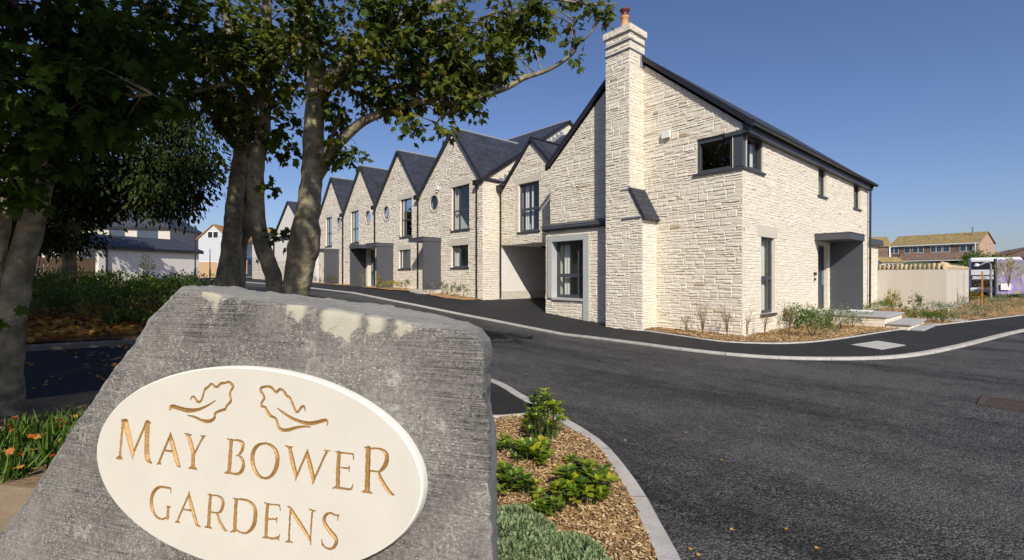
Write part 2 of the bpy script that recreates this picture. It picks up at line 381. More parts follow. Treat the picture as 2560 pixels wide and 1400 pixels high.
def downpipe(par, pts, r=.038, hop=None):
    m = MB(); m.tube(pts, r, 8)
    p = pts[-1]
    for z in np.arange(min(q[2] for q in pts)+.5, max(q[2] for q in pts)-.4, 1.5): m.tube([(pts[-1][0], pts[-1][1], z), (pts[-1][0], pts[-1][1], z+.04)], r*1.35, 8)
    if hop: x, y, z = hop; m.prism([(x-.10, y-.14, z), (x+.10, y-.14, z), (x+.06, y-.08, z-.2), (x-.06, y-.08, z-.2)], (0, .28, 0))
    return m.build('downpipe', M_black, par)

# ================================================================ GROUND, ROAD, FOOTWAYS
def structure(o): o['kind'] = 'structure'; return o
def axis(parts):
    out = []
    for a, b, st in parts:
        n = max(1, round((b-a)/st)); out += [a+(b-a)*i/n for i in range(n)]
    return out+[parts[-1][1]]
def grid(name, xs, ys, off, m):
    mb = MB(); nx, ny = len(xs), len(ys)
    mb.v = [(x, y, zf(x, y)+off) for y in ys for x in xs]
    mb.f = [(j*nx+i, j*nx+i+1, (j+1)*nx+i+1, (j+1)*nx+i) for j in range(ny-1) for i in range(nx-1)]; mb.t = [.5]*len(mb.f)
    return structure(mb.build(name, m, smooth=True, uv=False))
grid('ground', axis([(-900, -60, 60), (-60, 60, 2.5), (60, 200, 10), (200, 1500, 100)]), axis([(-300, -20, 40), (-20, 8.5, 3), (8.5, 50, 1), (50, 140, 6), (140, 1500, 90)]), -.06, M_ground)
def sheet(name, poly, off, m, sp=.5, kind='structure', thick=0, jit=0, uneven=0):
    pts = []
    for a, b in zip(poly, poly[1:]+poly[:1]):
        n = max(1, int(math.hypot(b[0]-a[0], b[1]-a[1])/sp)); pts += [(a[0]+(b[0]-a[0])*i/n, a[1]+(b[1]-a[1])*i/n) for i in range(n)]
    k = len(pts); vs = [Vector(p) for p in pts]
    def ins(x, y):
        c = False
        for (x1, y1), (x2, y2) in zip(pts, pts[1:]+pts[:1]):
            if (y1 > y) != (y2 > y) and x < (x2-x1)*(y-y1)/(y2-y1)+x1: c = not c
        return c
    x0, x1 = min(p[0] for p in pts), max(p[0] for p in pts); y0, y1 = min(p[1] for p in pts), max(p[1] for p in pts)
    y = y0+sp/2
    while y < y1:
        x = x0+sp/2
        while x < x1:
            if ins(x, y): vs.append(Vector((x, y)))
            x += sp
        y += sp
    r = geometry.delaunay_2d_cdt(vs, [], [list(range(k))], 1, 1e-5)
    mb = MB(); mb.v = [(p.x, p.y, zf(p.x, p.y)+off+(uneven*noise.noise((p.x*1.7, p.y*1.7, 0)) if uneven else 0)) for p in r[0]]
    mb.f = [tuple(f) for f in r[2]]; mb.t = [.5]*len(mb.f)
    if thick:
        for a, b in zip(pts, pts[1:]+pts[:1]):
            mb.quad((*a, zf(*a)+off-thick), (*b, zf(*b)+off-thick), (*b, zf(*b)+off), (*a, zf(*a)+off))
    o = mb.build(name, m, smooth=False, uv=False); o['kind'] = kind
    return o
def bez(pts, n=6):                                     # catmull-rom through plan points
    out = []
    for i in range(len(pts)-1):
        p0 = Vector(pts[max(i-1, 0)]); p1 = Vector(pts[i]); p2 = Vector(pts[i+1]); p3 = Vector(pts[min(i+2, len(pts)-1)])
        for k in range(n):
            t = k/n; out.append(tuple(.5*((2*p1)+(-p0+p2)*t+(2*p0-5*p1+4*p2-p3)*t*t+(-p0+3*p1-3*p2+p3)*t**3)))
    return out+[tuple(pts[-1])]
# plan lines (metres)
NEARK = bez([(4.75, 60), (4.72, 30), (4.68, 14), (4.62, 8), (4.46, 5.47), (4.16, 4.46), (3.88, 3.63), (3.66, 3.0), (3.43, 2.55), (2.99, 1.97), (2.61, 1.56), (2.3, 1.24), (1.7, .75), (.6, .1), (-1.5, -.8)], 5)
FARK = bez([(8.6, 60), (8.6, 30), (8.55, 22), (8.62, 16), (8.85, 13), (9.15, 10.5), (9.3, 8), (9.27, 6.2), (9.22, 5.1), (9.36, 3.95), (9.85, 3.05), (10.9, 2.15), (12.1, 1.68), (14, 1.31), (16.4, .96), (19.4, .51), (27, -.9), (45, -4.2)], 6)
MULE = bez([(12.05, 10.2), (11.6, 8.1), (11.35, 7.2), (11.05, 6.0), (10.83, 5.04), (11.16, 4.3), (11.9, 3.73), (13.6, 3.3), (16.68, 2.85), (21.0, 1.95), (26.75, .71), (36, -1.2), (45, -3)], 5)
grid('road', axis([(-12, 0, 2), (0, 14, .7), (14, 70, 4)]), axis([(-14, 8.5, 1.5), (8.5, 62, 1)]), .055, M_road)
NX = [(x, y) for x, y in NEARK]
def kerb(name, line, wd, side, top=.1, th=.12, seg=.915, m=None):
    # one strip of kerb stones with fine joints
    mb = MB(); pts = [Vector(p) for p in line]
    # resample
    cum = [0]
    for a, b in zip(pts, pts[1:]): cum.append(cum[-1]+(b-a).length)
    ds = []; k = 0
    while k*seg < cum[-1]: ds += [(k*seg, 1), (k*seg+.011, 0), (k*seg+seg*.35, 0), (k*seg+seg*.7, 0)]; k += 1
    ds = [d for d in ds if d[0] < cum[-1]]+[(cum[-1], 0)]; out = []; ji = 0
    for d, _f in ds:
        while ji < len(cum)-2 and cum[ji+1] < d: ji += 1
        out.append(pts[ji].lerp(pts[ji+1], (d-cum[ji])/max(1e-6, cum[ji+1]-cum[ji])))
    pts = out; rows = []
    for i, p in enumerate(pts):
        d = (pts[min(i+1, len(pts)-1)]-pts[max(i-1, 0)]).normalized(); nn = Vector((-d.y, d.x))*side
        q = p+nn*wd; z = zf(p.x, p.y)
        e = nn*.018
        rows.append([(p.x, p.y, z-th), (p.x, p.y, z+top-.022), (p.x+e.x, p.y+e.y, z+top), (q.x, q.y, z+top), (q.x, q.y, z-th)])
    dist = 0
    for i in range(len(rows)-1):
        st_ = int(ds[i][0]/seg+.001); t = 0 if ds[i][1] else .55+.4*math.sin(st_*12.9898)
        for k in range(4): mb.quad(rows[i][k], rows[i+1][k], rows[i+1][k+1], rows[i][k+1], t=t)
    return structure(mb.build(name, m or M_kerb, uv=False))
M_kerb2 = mat('weathered_kerb', (.40, .385, .35), .9, var=.2, vscale=7, bump=.004, bscale=60, detail=9, tone=1, tcol=[(0, (.07, .065, .06)), (.1, (.35, .335, .30)), (1, (.43, .415, .385))])
kerb('kerb', NEARK, .13, -1, .10, m=M_kerb2)
kerb('kerb', FARK, .13, 1, .10, m=M_kerb2)
kerb('kerb', MULE, .05, 1, .125, m=M_kerb2)
def offs(line, d):
    o = []
    for i, p in enumerate(line):
        a = Vector(line[max(i-1, 0)]); b = Vector(line[min(i+1, len(line)-1)]); dd = (b-a).normalized(); o.append((p[0]-dd.y*d, p[1]+dd.x*d))
    return o
fk = offs(FARK, .125); nk = offs(NEARK, -.125)
# far footway between the kerb and the buildings
sheet('pavement', fk+[(45, -3), (30, .6), (27.5, 3)]+[(27, 5.3), (19, 5.2), (12.3, 5.3), (12.3, 11.6), (20.5, 11.7), (20.5, 15.3), (12.3, 15.4), (12.3, 60)], .098, M_pave, .8)
# planting beds
mule = offs(MULE, .04)
M_bark = mat('bark_mulch', (.30, .17, .07), .95, var=.35, vscale=22, bump=.02, bscale=28, detail=8, col2=(.40, .25, .10), c2scale=14, c2amt=.6)
sheet('mulch_bed', mule[:-2]+[(38, 2.8), (27.1, 2.8), (27.1, 5.2), (24, 5.2), (24, 5), (12.1, 5), (12.1, 7.4), (11.4, 7.45), (11.38, 8.7), (12, 8.75)], .135, M_bark, .45, uneven=.03)
sheet('mulch_bed', [(11.25, 15.55), (12.08, 15.5), (12.08, 18.3), (11.3, 18.3), (11.0, 17.6), (10.95, 16.4)], .13, M_bark, .4, uneven=.03)
sheet('mulch_bed', [(11.0, 19.6), (12.08, 19.6), (12.08, 24.9), (11.1, 24.9), (10.85, 24), (10.8, 20.5)], .14, M_bark, .4, uneven=.03)
sheet('mulch_bed', [(11.2, 26.6), (12.08, 26.6), (12.08, 33.8), (11.2, 33.8)], .13, M_bark, .5, uneven=.03)
# near footway, its bed edging and the bed beside the sign stone
BEDE = bez([(3.86, 3.86), (3.75, 3.76), (3.52, 3.72), (3.24, 3.9), (2.6, 4.4), (1.9, 5.0)], 5)
kerb('bed_edging', BEDE, .05, -1, .12, m=M_kerb2)
nbed = [p for p in nk if p[1] < 3.9 and p[0] > .3]
sheet('mulch_bed', nbed+[(.1, .3), (.3, 2.5), (1.6, 4.6), (1.9, 4.95)]+offs(BEDE, .0)[::-1][1:-2], .09, M_bark, .12, uneven=.05)
npv = [p for p in nk if p[1] > 3.95 and p[1] < 60]
sheet('pavement', npv+BEDE+[(1.5, 5.6), (1.0, 8.3), (-9, 8.3), (-9, 11.5), (1, 11.5), (3.6, 13), (3.6, 60)], .092, M_pave, .8)
# left garden
kerb('kerb', [(-9, 11.75), (-1, 11.8), (.55, 11.6), (2.2, 12.3), (3.4, 13.6)], .18, 1, .16, m=M_kerb_old)
M_litter = mat('leaf_littered_soil', (.10, .055, .02), .95, var=.4, vscale=9, bump=.04, bscale=14, col2=(.26, .12, .03), c2scale=1.6, c2amt=.5)
sheet('garden_soil', [(-12, 11.9), (-1, 11.95), (.55, 11.8), (2.1, 12.45), (3.4, 13.8), (3.4, 24), (3.2, 33), (-12, 33)], .17, M_litter, .8, uneven=.12)
sheet('garden_soil', [(-9, 4.5), (.0, 4.4), (1.6, 4.7), (1.4, 5.6), (.95, 8.25), (-9, 8.25)], .11, M_soil, .4, uneven=.04)
sheet('sandy_path', [(-6, 1.5), (.25, 1.2), (.3, 2.6), (.1, 4.2), (-.6, 5.05), (-6, 5.3)], .13, M_sand, .35, uneven=.03)

# ================================================================ HOUSES
def canopy(par, F, s_panel, s_end, z_top, z_bot, out=.95, side=1, th=.2):
    # side panel at s_panel and a flat slab from it to s_end
    m = MB(); a, b = sorted((s_panel-.04*side, s_end)); m.fbox(F, a-.02, b, z_top-th, z_top, .005, out+.03)
    m.fbox(F, a-.03, b+.01, z_top, z_top+.025, .002, out+.045)
    c = m.build('door_canopy', M_panel, par)
    p = MB(); p.fbox(F, s_panel-.035, s_panel+.035, z_bot, z_top-th, .012, out-.01); p.build('side_panel', M_panel, c)
    return c
def door(par, F, a, b, c, d, rec=.25, colr=None):
    m = MB(); m.fbox(F, a, a+.06, c, d, -rec-.08, -rec+.02); m.fbox(F, b-.06, b, c, d, -rec-.08, -rec+.02); m.fbox(F, a+.06, b-.06, d-.06, d, -rec-.08, -rec+.02)
    m.fbox(F, a+.06, b-.06, c+.02, d-.06, -rec-.07, -rec-.01); 
    for q in np.linspace(a+.14, b-.14, 5): m.fbox(F, q-.006, q+.006, c+.1, d-.15, -rec-.012, -rec-.004)
    o = m.build('front_door', colr or M_dark, par)
    h = MB(); h.fbox(F, b-.17, b-.14, c+.8, c+1.3, -rec, -rec+.05); h.build('handle', M_lead, o)
    g = MB(); g.fbox(F, a+.2, a+.34, c+.5, d-.3, -rec-.012, -rec-.002); g.build('door_glass', M_teal, o)
    return o
def lintel(par, F, a, b, z, h=.26, d=.02):
    m = MB(); m.fbox(F, a, b, z, z+h, -.02, d); return m.build('lintel', M_plainstone, par)
def steplead(mb, F, s0, z0, s1, z1, n, h=.14):
    for i in range(n):
        a = s0+(s1-s0)*i/n; b = s0+(s1-s0)*(i+1)/n; za = z0+(z1-z0)*i/n; zb = z0+(z1-z0)*(i+1)/n
        mb.prism([F(a, za, .035), F(b, zb, .035), F(b, zb+h*.6, .035), F(a, zb+h, .035)], F(0, 0, .01)-F(0, 0, 0))

# ---- corner house with the tall chimney
ch = empty('corner_house', (12.08, 5.05, .1), 'big cream stone house on the corner with tall external chimney and corner window', 'house')
W = MB(); F1 = FX(12.08); F2 = FY(5.05)
hw = (5.05, 6.24, 4.30, 5.2)
stonewall(W, F1, [(5.05, -.1), (11.6, -.1), (11.6, 5.35), (8.33, 8.12), (5.05, 5.35)], [(5.0, 6.24, 4.30, 5.2), (9.8, 11.4, .8, 2.95)], seed=3)
stonewall(W, F2, [(12.08, -.1), (24.2, -.1), (24.2, 5.4), (12.08, 5.4)], [(12.0, 13.3, 4.30, 5.2), (13.17, 14.1, .60, 2.63), (17.78, 18.62, 4.24, 5.22), (21.95, 22.95, 4.2, 5.2), (17.75, 18.75, .5, 2.62)], seed=4, rough=.6)
for F, h in ((F1, (5.3, 6.24, 4.3, 5.2)), (F2, (12.3, 13.3, 4.3, 5.2)), (F2, (13.17, 14.1, .6, 2.63)), (F2, (17.78, 18.62, 4.24, 5.22)), (F2, (21.95, 22.95, 4.2, 5.2)), (F2, (17.75, 18.75, .5, 2.62))): reveal(W, F, h, .3)
W.box(12.3, 24.2, 11.3, 11.6, -.1, 5.3); W.box(23.95, 24.2, 5.25, 11.4, -.1, 5.3)
W.prism([(24.2, 5.05, 5.3), (24.2, 11.6, 5.3), (24.2, 8.33, 8.05)], (-.2, 0, 0))
W.build('wall', M_stone, ch, uv=False)
r = MB()
roofslab(r, (11.98, 4.83, 5.30), (24.35, 4.83, 5.30), (24.35, 8.33, 8.26), (11.98, 8.33, 8.26))
roofslab(r, (11.98, 11.72, 5.36), (24.35, 11.72, 5.36), (24.35, 8.33, 8.26), (11.98, 8.33, 8.26))
rf = r.build('roof', M_slate, ch)
k = MB()
for y0, z0, y1, z1 in ((4.80, 5.22, 8.33, 8.21), (11.74, 5.28, 8.33, 8.21)):
    k.prism([(11.96, y0, z0), (11.96, y1, z1), (11.96, y1, z1+.17), (11.96, y0, z0+.17)], (.12, 0, 0))
k.build('verge_trim', M_black, rf)
k = MB(); k.tube([(12.0, 4.80, 5.33), (24.4, 4.80, 5.33)], .06, 8); k.build('gutter', M_black, rf)
k = MB(); k.box(12.05, 24.25, 4.90, 5.04, 5.12, 5.32); k.box(12.0, 24.3, 4.86, 5.05, 5.32, 5.345); k.build('fascia', M_dark, rf)
downpipe(ch, [(23.98, 4.80, 5.3), (23.98, 4.93, 5.1), (23.98, 4.95, .3)])
# corner window: two lights round a square post
cw = MB()
cw.box(12.10, 12.32, 5.07, 5.32, 4.33, 5.16)
for F, a, b in ((F1, 5.32, 6.24), (F2, 12.32, 13.3)):
    cw.fbox(F, a, b, 4.30, 4.37, -.16, -.03); cw.fbox(F, a, b, 5.08, 5.2, -.16, -.03); cw.fbox(F, b-.07, b, 4.37, 5.08, -.16, -.03); cw.fbox(F, a, a+.05, 4.37, 5.08, -.16, -.03)
cw.box(12.06, 12.5, 5.03, 5.5, 5.1, 5.2)
cwo = cw.build('corner_window', M_dark, ch)
g = MB(); g.quad(*[F1(s, z, -.1) for s, z in ((5.36, 4.36), (6.2, 4.36), (6.2, 5.09), (5.36, 5.09))]); g.build('pane', M_glass, cwo)
g = MB(); g.quad(*[F2(s, z, -.1) for s, z in ((12.36, 4.36), (13.26, 4.36), (13.26, 5.09), (12.36, 5.09))]); g.build('pane', M_glass, cwo)
g = MB(); g.box(12.02, 12.3, 5.0, 6.32, 4.24, 4.298); g.box(12.3, 13.38, 4.99, 5.3, 4.24, 4.297); g.build('sill', M_dark, cwo)
g = MB(); g.box(12.4, 15.5, 5.36, 8, 4.1, 4.12); g.box(12.4, 15.5, 7.98, 8, 4.12, 5.25); g.box(15.5, 15.52, 5.36, 8, 4.12, 5.25); g.box(12.4, 15.5, 5.36, 8, 5.25, 5.27); g.build('room_wall', M_roomdark, cwo)
g = MB()
for i in range(6): g.quad((12.95+.03*i, 5.24+.03*(i % 2), 4.4), (12.98+.03*i, 5.24+.03*((i+1) % 2), 4.4), (12.98+.03*i, 5.24+.03*((i+1) % 2), 5.05), (12.95+.03*i, 5.24+.03*(i % 2), 5.05))
g.build('curtain', M_curtain, cwo)
window(ch, F2, 13.17, 14.1, .60, 2.63, ver=(), hor=(1.55,), rec=.07, fw=.08, blind=[(13.75, 14.0)])
window(ch, F2, 17.78, 18.62, 4.24, 5.15, rec=.07, blind=[(18.3, 18.5)])
window(ch, F2, 21.95, 22.95, 4.22, 5.15, rec=.07)
lintel(ch, F2, 12.95, 14.3, 2.632, .3, .012)
door(ch, F2, 17.75, 18.75, .5, 2.62, .12)
canopy(ch, F2, 19.05, 17.43, 2.93, .48, .94, side=-1, th=.19)
g = MB(); g.fbox(F2, 17.32, 17.42, 1.62, 1.72, .02, .07); g.fbox(F2, 17.34, 17.42, 1.46, 1.54, .02, .05); g.build('doorbell', M_black, ch)
g = MB(); g.fbox(F1, 6.98, 7.22, 5.42, 5.62, .03, .11); g.build('alarm_box', M_white, ch)
# bay under the chimney's left with its cast stone frame
b = MB(); FB = FX(11.88)
stonewall(b, FB, [(8.69, 0), (11.62, 0), (11.62, 3.14), (8.69, 3.14)], [(9.75, 11.35, .86, 2.92)], seed=8)
stonewall(b, FY(8.70), [(11.89, 0), (12.1, 0), (12.1, 3.14), (11.89, 3.14)], seed=9)
b.box(11.9, 12.2, 11.6, 11.63, 0, 3.14); b.build('bay_wall', M_stone, ch, uv=False)
b = MB(); b.prism([(11.80, 8.69, 3.12), (11.80, 8.69, 3.30), (12.09, 8.69, 3.42), (12.09, 8.69, 3.12)], (0, 2.98, 0)); b.tube([(11.78, 8.69, 3.2), (11.78, 11.68, 3.2)], .05, 8); b.build('bay_roof', M_dark, ch)
b = MB(); b.fbox(FB, 11.28, 11.47, .86, 2.95, -.3, .07); b.fbox(FB, 9.68, 9.9, .1, 2.95, -.3, .07); b.fbox(FB, 9.9, 11.28, 2.76, 2.95, -.3, .068); b.fbox(FB, 9.9, 11.28, .80, .87, -.3, .075)
b.build('window_surround', M_concrete, ch)
window(ch, FB, 9.9, 11.28, .875, 2.75, rec=.2, ver=(10.3,), hor=(1.62,), sill=0, fw=.1, blind=[(10.8, 11.1)])
# chimney
c = MB(); FC = FX(11.39)
stonewall(c, FC, [(7.86, 0), (8.69, 0), (8.69, 8.48), (7.86, 8.48)], seed=10, rough=.9)
stonewall(c, FC, [(7.44, 0), (7.86, 0), (7.86, 4.0), (7.44, 3.2)], seed=11, rough=.9)
stonewall(c, FY(7.44), [(11.39, 0), (12.08, 0), (12.08, 3.2), (11.39, 3.2)], seed=12, rough=.6)
stonewall(c, FY(7.86), [(11.39, 4.0), (12.13, 4.0), (12.13, 8.48), (11.39, 8.48)], seed=13, rough=.6)
c.box(11.42, 12.13, 7.89, 8.66, 0, 8.48)
c.quad((11.39, 8.69, 0), (12.13, 8.69, 0), (12.13, 8.69, 8.48), (11.39, 8.69, 8.48)); c.quad((12.14, 7.86, 7), (12.14, 8.69, 7), (12.14, 8.69, 8.48), (12.14, 7.86, 8.48))
co = c.build('chimney', M_stone, ch, uv=False)
c = MB()
stonewall(c, FX(11.33), [(7.80, 8.485), (8.75, 8.485), (8.75, 8.67), (7.80, 8.67)], seed=14, rough=.4); stonewall(c, FY(7.80), [(11.33, 8.485), (12.17, 8.485), (12.17, 8.67), (11.33, 8.67)], seed=15, rough=.4)
c.box(11.335, 12.17, 7.805, 8.75, 8.485, 8.675); c.build('chimney_cap', M_stone, co, uv=False)
c = MB()
for z in (7.98, 8.24): c.box(11.345, 12.16, 7.825, 8.72, z, z+.022)
c.prism([(11.36, 7.85, 4.12), (11.36, 7.85, 4.0), (11.36, 7.93, 4.02), (11.36, 8.16, 4.02), (11.36, 8.16, 4.04), (11.36, 7.95, 4.06)], (.05, 0, 0)); c.box(11.34, 11.37, 7.47, 8.1, 3.215, 3.25); c.box(11.9, 12.2, 7.84, 7.86, 7.6, 8.0)
c.build('lead_flashing', M_lead, co)
c = MB(); roofslab(c, (11.34, 7.36, 3.13), (12.07, 7.36, 3.13), (12.07, 7.86, 4.05), (11.34, 7.86, 4.05), .06); c.build('chimney_shoulder', M_slate, co)
c = MB(); c.lathe((11.74, 8.27, 8.67), [(.15, 0), (.15, .05), (.115, .1), (.105, .42), (.135, .44), (.135, .48), (.1, .5)], 20); c.build('chimney_pot', M_pot, co, smooth=True)
c = MB(); c.lathe((11.74, 8.27, 9.15), [(.14, 0), (.12, .03), (.08, .05), (.09, .12), (.15, .17), (.15, .2), (.02, .25)], 20); c.build('chimney_cowl', M_red, co, smooth=True)
# low rear wing
e = MB(); stonewall(e, FY(5.32), [(24.2, 0), (27.25, 0), (27.25, 3.0), (24.2, 3.0)], seed=16, rough=.8); e.box(24.2, 27.24, 5.35, 9.5, 0, 2.98); e.build('rear_wing', M_stone, ch, uv=False)
e = MB(); e.prism([(24.25, 5.15, 2.98), (24.25, 9.6, 2.98), (24.25, 9.6, 3.6), (24.25, 5.15, 3.22)], (3.15, 0, 0)); e.build('wing_roof', M_dark, ch)

# ---- linking cottage over the archway
lk = empty('archway_house', (13.02, 11.7, .4), 'narrow set-back stone house over a driveway archway, beside the corner house', 'house')
FL = FX(13.02); W = MB()
stonewall(W, FL, [(11.6, 2.88), (15.38, 2.88), (15.38, 5.2), (11.6, 5.2)], [(13.08, 14.25, 3.36, 5.28)], seed=20)
stonewall(W, FL, [(11.72, 5.2), (15.2, 5.2), (13.53, 6.85)], [(13.08, 14.25, 3.36, 5.28)], seed=21)
reveal(W, FL, (13.08, 14.25, 3.36, 5.28), .25); W.box(13.2, 20, 11.65, 11.85, .2, 2.9); W.box(13.2, 20, 11.65, 15.35, 2.95, 3.0)
W.build('wall', M_stone, lk, uv=False)
k = MB(); k.box(13.03, 20, 11.66, 15.37, 2.87, 2.93); k.box(19.8, 20, 11.7, 15.37, .3, 2.87); k.box(13.03, 20, 15.36, 15.40, .95, 2.87); k.build('archway_lining', M_render, lk)
k = MB(); k.box(13.03, 20, 15.33, 15.40, .4, .945); k.build('plinth', M_plainstone, lk)
k = MB(); k.lathe((14.6, 14.4, 2.78), [(.1, 0), (.12, .04), (.12, .09)], 14); k.build('ceiling_lamp', M_black, lk)
window(lk, FL, 13.08, 14.25, 3.36, 5.28, rec=.08, ver=(), hor=(4.25,), fw=.08, blind=[(13.85, 14.12), (13.6, 13.72)])
lintel(lk, FL, 12.95, 14.4, 5.283, .24); 
k = MB(); k.fbox(FL, 14.28, 14.36, 3.3, 5.28, .0, .022); k.build('window_jamb', M_plainstone, lk)
r = MB()
roofslab(r, (12.95, 15.2, 5.28), (17, 15.2, 5.28), (17, 13.53, 6.92), (12.95, 13.53, 6.92), .06)
roofslab(r, (12.95, 11.4, 4.75), (17, 11.4, 4.75), (17, 13.53, 6.92), (12.95, 13.53, 6.92), .06)
roofslab(r, (12.85, 15.36, 5.30), (12.85, 15.05, 5.30), (16.9, 15.05, 8.22), (16.9, 15.36, 8.22), .05); roofslab(r, (13.2, 15.05, 5.55), (13.2, 11.6, 5.55), (16.9, 11.6, 8.22), (16.9, 15.05, 8.22), .05)
roofslab(r, (20.9, 15.36, 5.32), (20.9, 11.6, 5.32), (16.9, 11.6, 8.22), (16.9, 15.36, 8.22), .05)
ro = r.build('roof', M_slate, lk)
k = MB()
for y0, z0 in ((15.22, 5.24), (11.4, 4.7)): k.prism([(12.93, y0, z0), (12.93, 13.53, 6.88), (12.93, 13.53, 7.02), (12.93, y0, z0+.13)], (.1, 0, 0))
k.tube([(12.82, 15.15, 5.33), (12.82, 15.38, 5.33)], .06, 8); k.tube([(12.95, 13.53, 7.0), (17, 13.53, 7.0)], .06, 6)
k.build('verge_trim', M_black, ro)
k = MB(); FR = FY(15.4); steplead(k, FR, 12.95, 5.42, 16.9, 8.3, 16); k.build('lead_flashing', M_lead, ro)
downpipe(lk, [(12.86, 15.28, 5.3), (12.93, 15.28, 5.1), (12.93, 15.28, .75)], hop=(12.86, 15.28, 5.3))

# ---- terrace of four gabled houses
TER = [  # y0, y1, apex, window(y0,y1), circle, lower window, canopy (panel, slab end), door y, zground, teal
 (15.4, 20.3, 17.45, (16.32, 17.62), 19.05, (16.4, 17.65), (18.52, 19.72), 18.85, .45, False),
 (20.3, 24.95, 22.45, (21.1, 22.26), 23.77, (21.22, 22.4), (23.05, 24.3), 23.3, .8, True),
 (24.95, 29.4, 27.0, (27.3, 28.42), 26.02, (27.4, 28.5), (26.35, 25.1), 25.2, .9, True),
 (29.4, 33.85, 31.45, (31.46, 32.5), 30.26, (31.5, 32.5), (30.3, 31.55), 30.6, .95, True)]
LAB = ['nearest of the gabled terrace houses, end wall exposed, white alarm box and clear glazed windows',
 'second gabled terrace house from the archway, door panel back to back with its neighbour',
 'third gabled terrace house from the archway, its door visible under the canopy',
 'farthest of the four gabled stone terrace houses, partly behind the thick tree trunk']
for i, (y0, y1, ya, wv, cy, lw, cp, dy, zg, teal) in enumerate(TER):
    X0 = 12.1; F = FX(X0)
    h = empty('terraced_house', (X0, y0, zg), LAB[i], 'house', 'gabled stone houses of the terrace')
    gm = M_teal if teal else M_glass
    W = MB(); drow = (dy, dy+.9)
    hs = [(wv[0], wv[1], 3.6, 5.5), (lw[0], lw[1], 1.98, 2.93), (drow[0], drow[1], 1.02, 3.08)]
    stonewall(W, F, [(y0, zg-.2), (y1, zg-.2), (y1, 5.5), (ya, 7.95), (y0, 5.5)], hs, [(cy, 5.0, .41)], seed=30+i)
    for q in hs: reveal(W, F, q, .3)
    if i == 0:
        FE = FY(15.4)
        stonewall(W, FE, [(12.1, .3), (18.6, .3), (18.6, 8.1), (17.3, 8.9), (12.1, 5.5)], seed=40, rough=.8)
        W.prism([(12.2, 15.42, .2), (22.4, 15.42, .2), (22.4, 15.42, 5.5), (17.3, 15.42, 8.88), (12.2, 15.42, 5.5)], (0, .2, 0))
    if i == 3: W.prism([(12.1, y1, .4), (22.4, y1, .4), (22.4, y1, 5.5), (17.3, y1, 8.88), (12.1, y1, 5.5)], (0, -.2, 0))
    W.box(22.2, 22.4, y0, y1, zg-.2, 5.5)
    W.build('wall', M_stone, h, uv=False)
    r = MB()
    lo = 15.32 if i == 0 else y0
    for ye in (y0-(.05 if i == 0 else 0), y1): roofslab(r, (11.98, ye, 5.5), (16.4, ye, 5.5), (16.4, ya, 8.02), (11.98, ya, 8.02), .06)
    roofslab(r, (12.25, lo, 5.68), (12.25, y1, 5.68), (17.3, y1, 8.98), (17.3, lo, 8.98), .06); roofslab(r, (22.6, lo, 5.52), (22.6, y1, 5.52), (17.3, y1, 8.98), (17.3, lo, 8.98), .06)
    ro = r.build('roof', M_slate, h)
    k = MB()
    for ye in (y0, y1): k.prism([(11.965, ye, 5.44), (11.965, ya, 7.98), (11.965, ya, 8.12), (11.965, ye, 5.58)], (.1, 0, 0))
    if i == 0:
        k.prism([(12.0, 15.30, 5.46), (17.3, 15.30, 8.93), (17.3, 15.30, 9.07), (12.0, 15.30, 5.6)], (0, .09, 0)); k.prism([(22.6, 15.30, 5.46), (17.3, 15.30, 8.93), (17.3, 15.30, 9.07), (22.6, 15.30, 5.6)], (0, .09, 0))
    k.build('verge_trim', M_black, ro)
    k = MB(); k.tube([(11.96, ya, 8.08), (15.9, ya, 8.08)], .07, 6); k.tube([(17.3, lo, 9.04), (17.3, y1, 9.04)], .07, 6); k.build('ridge_tiles', M_lead, ro)
    window(h, F, wv[0], wv[1], 3.6, 5.5, rec=.07, ver=((wv[0]+wv[1])/2+.2,), hor=(4.45,), gm=gm, blind=[(wv[1]-.35, wv[1]-.08)])
    window(h, F, lw[0], lw[1], 1.98, 2.93, rec=.07, ver=((lw[0]+lw[1])/2+.1,), gm=gm, blind=[(lw[1]-.4, lw[1]-.08)])
    lintel(h, F, wv[0]-.1, wv[1]+.16, 5.503, .26); lintel(h, F, lw[0]-.1, lw[1]+.16, 2.933, .26)
    # porthole
    o = MB(); n = 36; k0 = len(o.v)
    for rr, dd in ((.34, -.12), (.34, .035), (.46, .035), (.46, -.01)):
        for q in range(n): a = 2*math.pi*q/n; o.v.append(tuple(F(cy+rr*math.cos(a), 5.0+rr*math.sin(a), dd)))
    for ri in range(3):
        for q in range(n): a = ri*n+q; b2 = ri*n+(q+1) % n; o.f.append((a, b2, b2+n, a+n)); o.t.append(.6)
    ow = o.build('round_window', M_plainstone, h)
    o = MB()
    for rr, dd in ((.34, -.02), (.29, -.02), (.29, -.06)):
        for q in range(n): a = 2*math.pi*q/n; o.v.append(tuple(F(cy+rr*math.cos(a), 5.0+rr*math.sin(a), dd)))
    for ri in range(2):
        for q in range(n): a = ri*n+q; b2 = ri*n+(q+1) % n; o.f.append((a, b2, b2+n, a+n)); o.t.append(.6)
    o.build('window_frame', M_dark, ow)
    o = MB(); o.quad(*[F(cy+.3*math.cos(2*math.pi*q/n), 5.0+.3*math.sin(2*math.pi*q/n), -.05) for q in range(n)]); o.build('pane', gm, ow)
    o = MB(); o.quad(*[F(cy+a, 5+b2, -.5) for a, b2 in ((-.6, -.6), (.6, -.6), (.6, .6), (-.6, .6))]); o.build('blind', M_curtain, ow)
    # door, canopy, pipe, vent
    door(h, F, drow[0], drow[1], 1.02, 3.08, .22, mat('blue_grey_door', (.07, .10, .14), .5) if i == 2 else None)
    sd = 1 if cp[1] > cp[0] else -1
    canopy(h, F, cp[0], cp[1], 3.32 if i == 0 else 3.30, .98, .95, side=sd, th=.17)
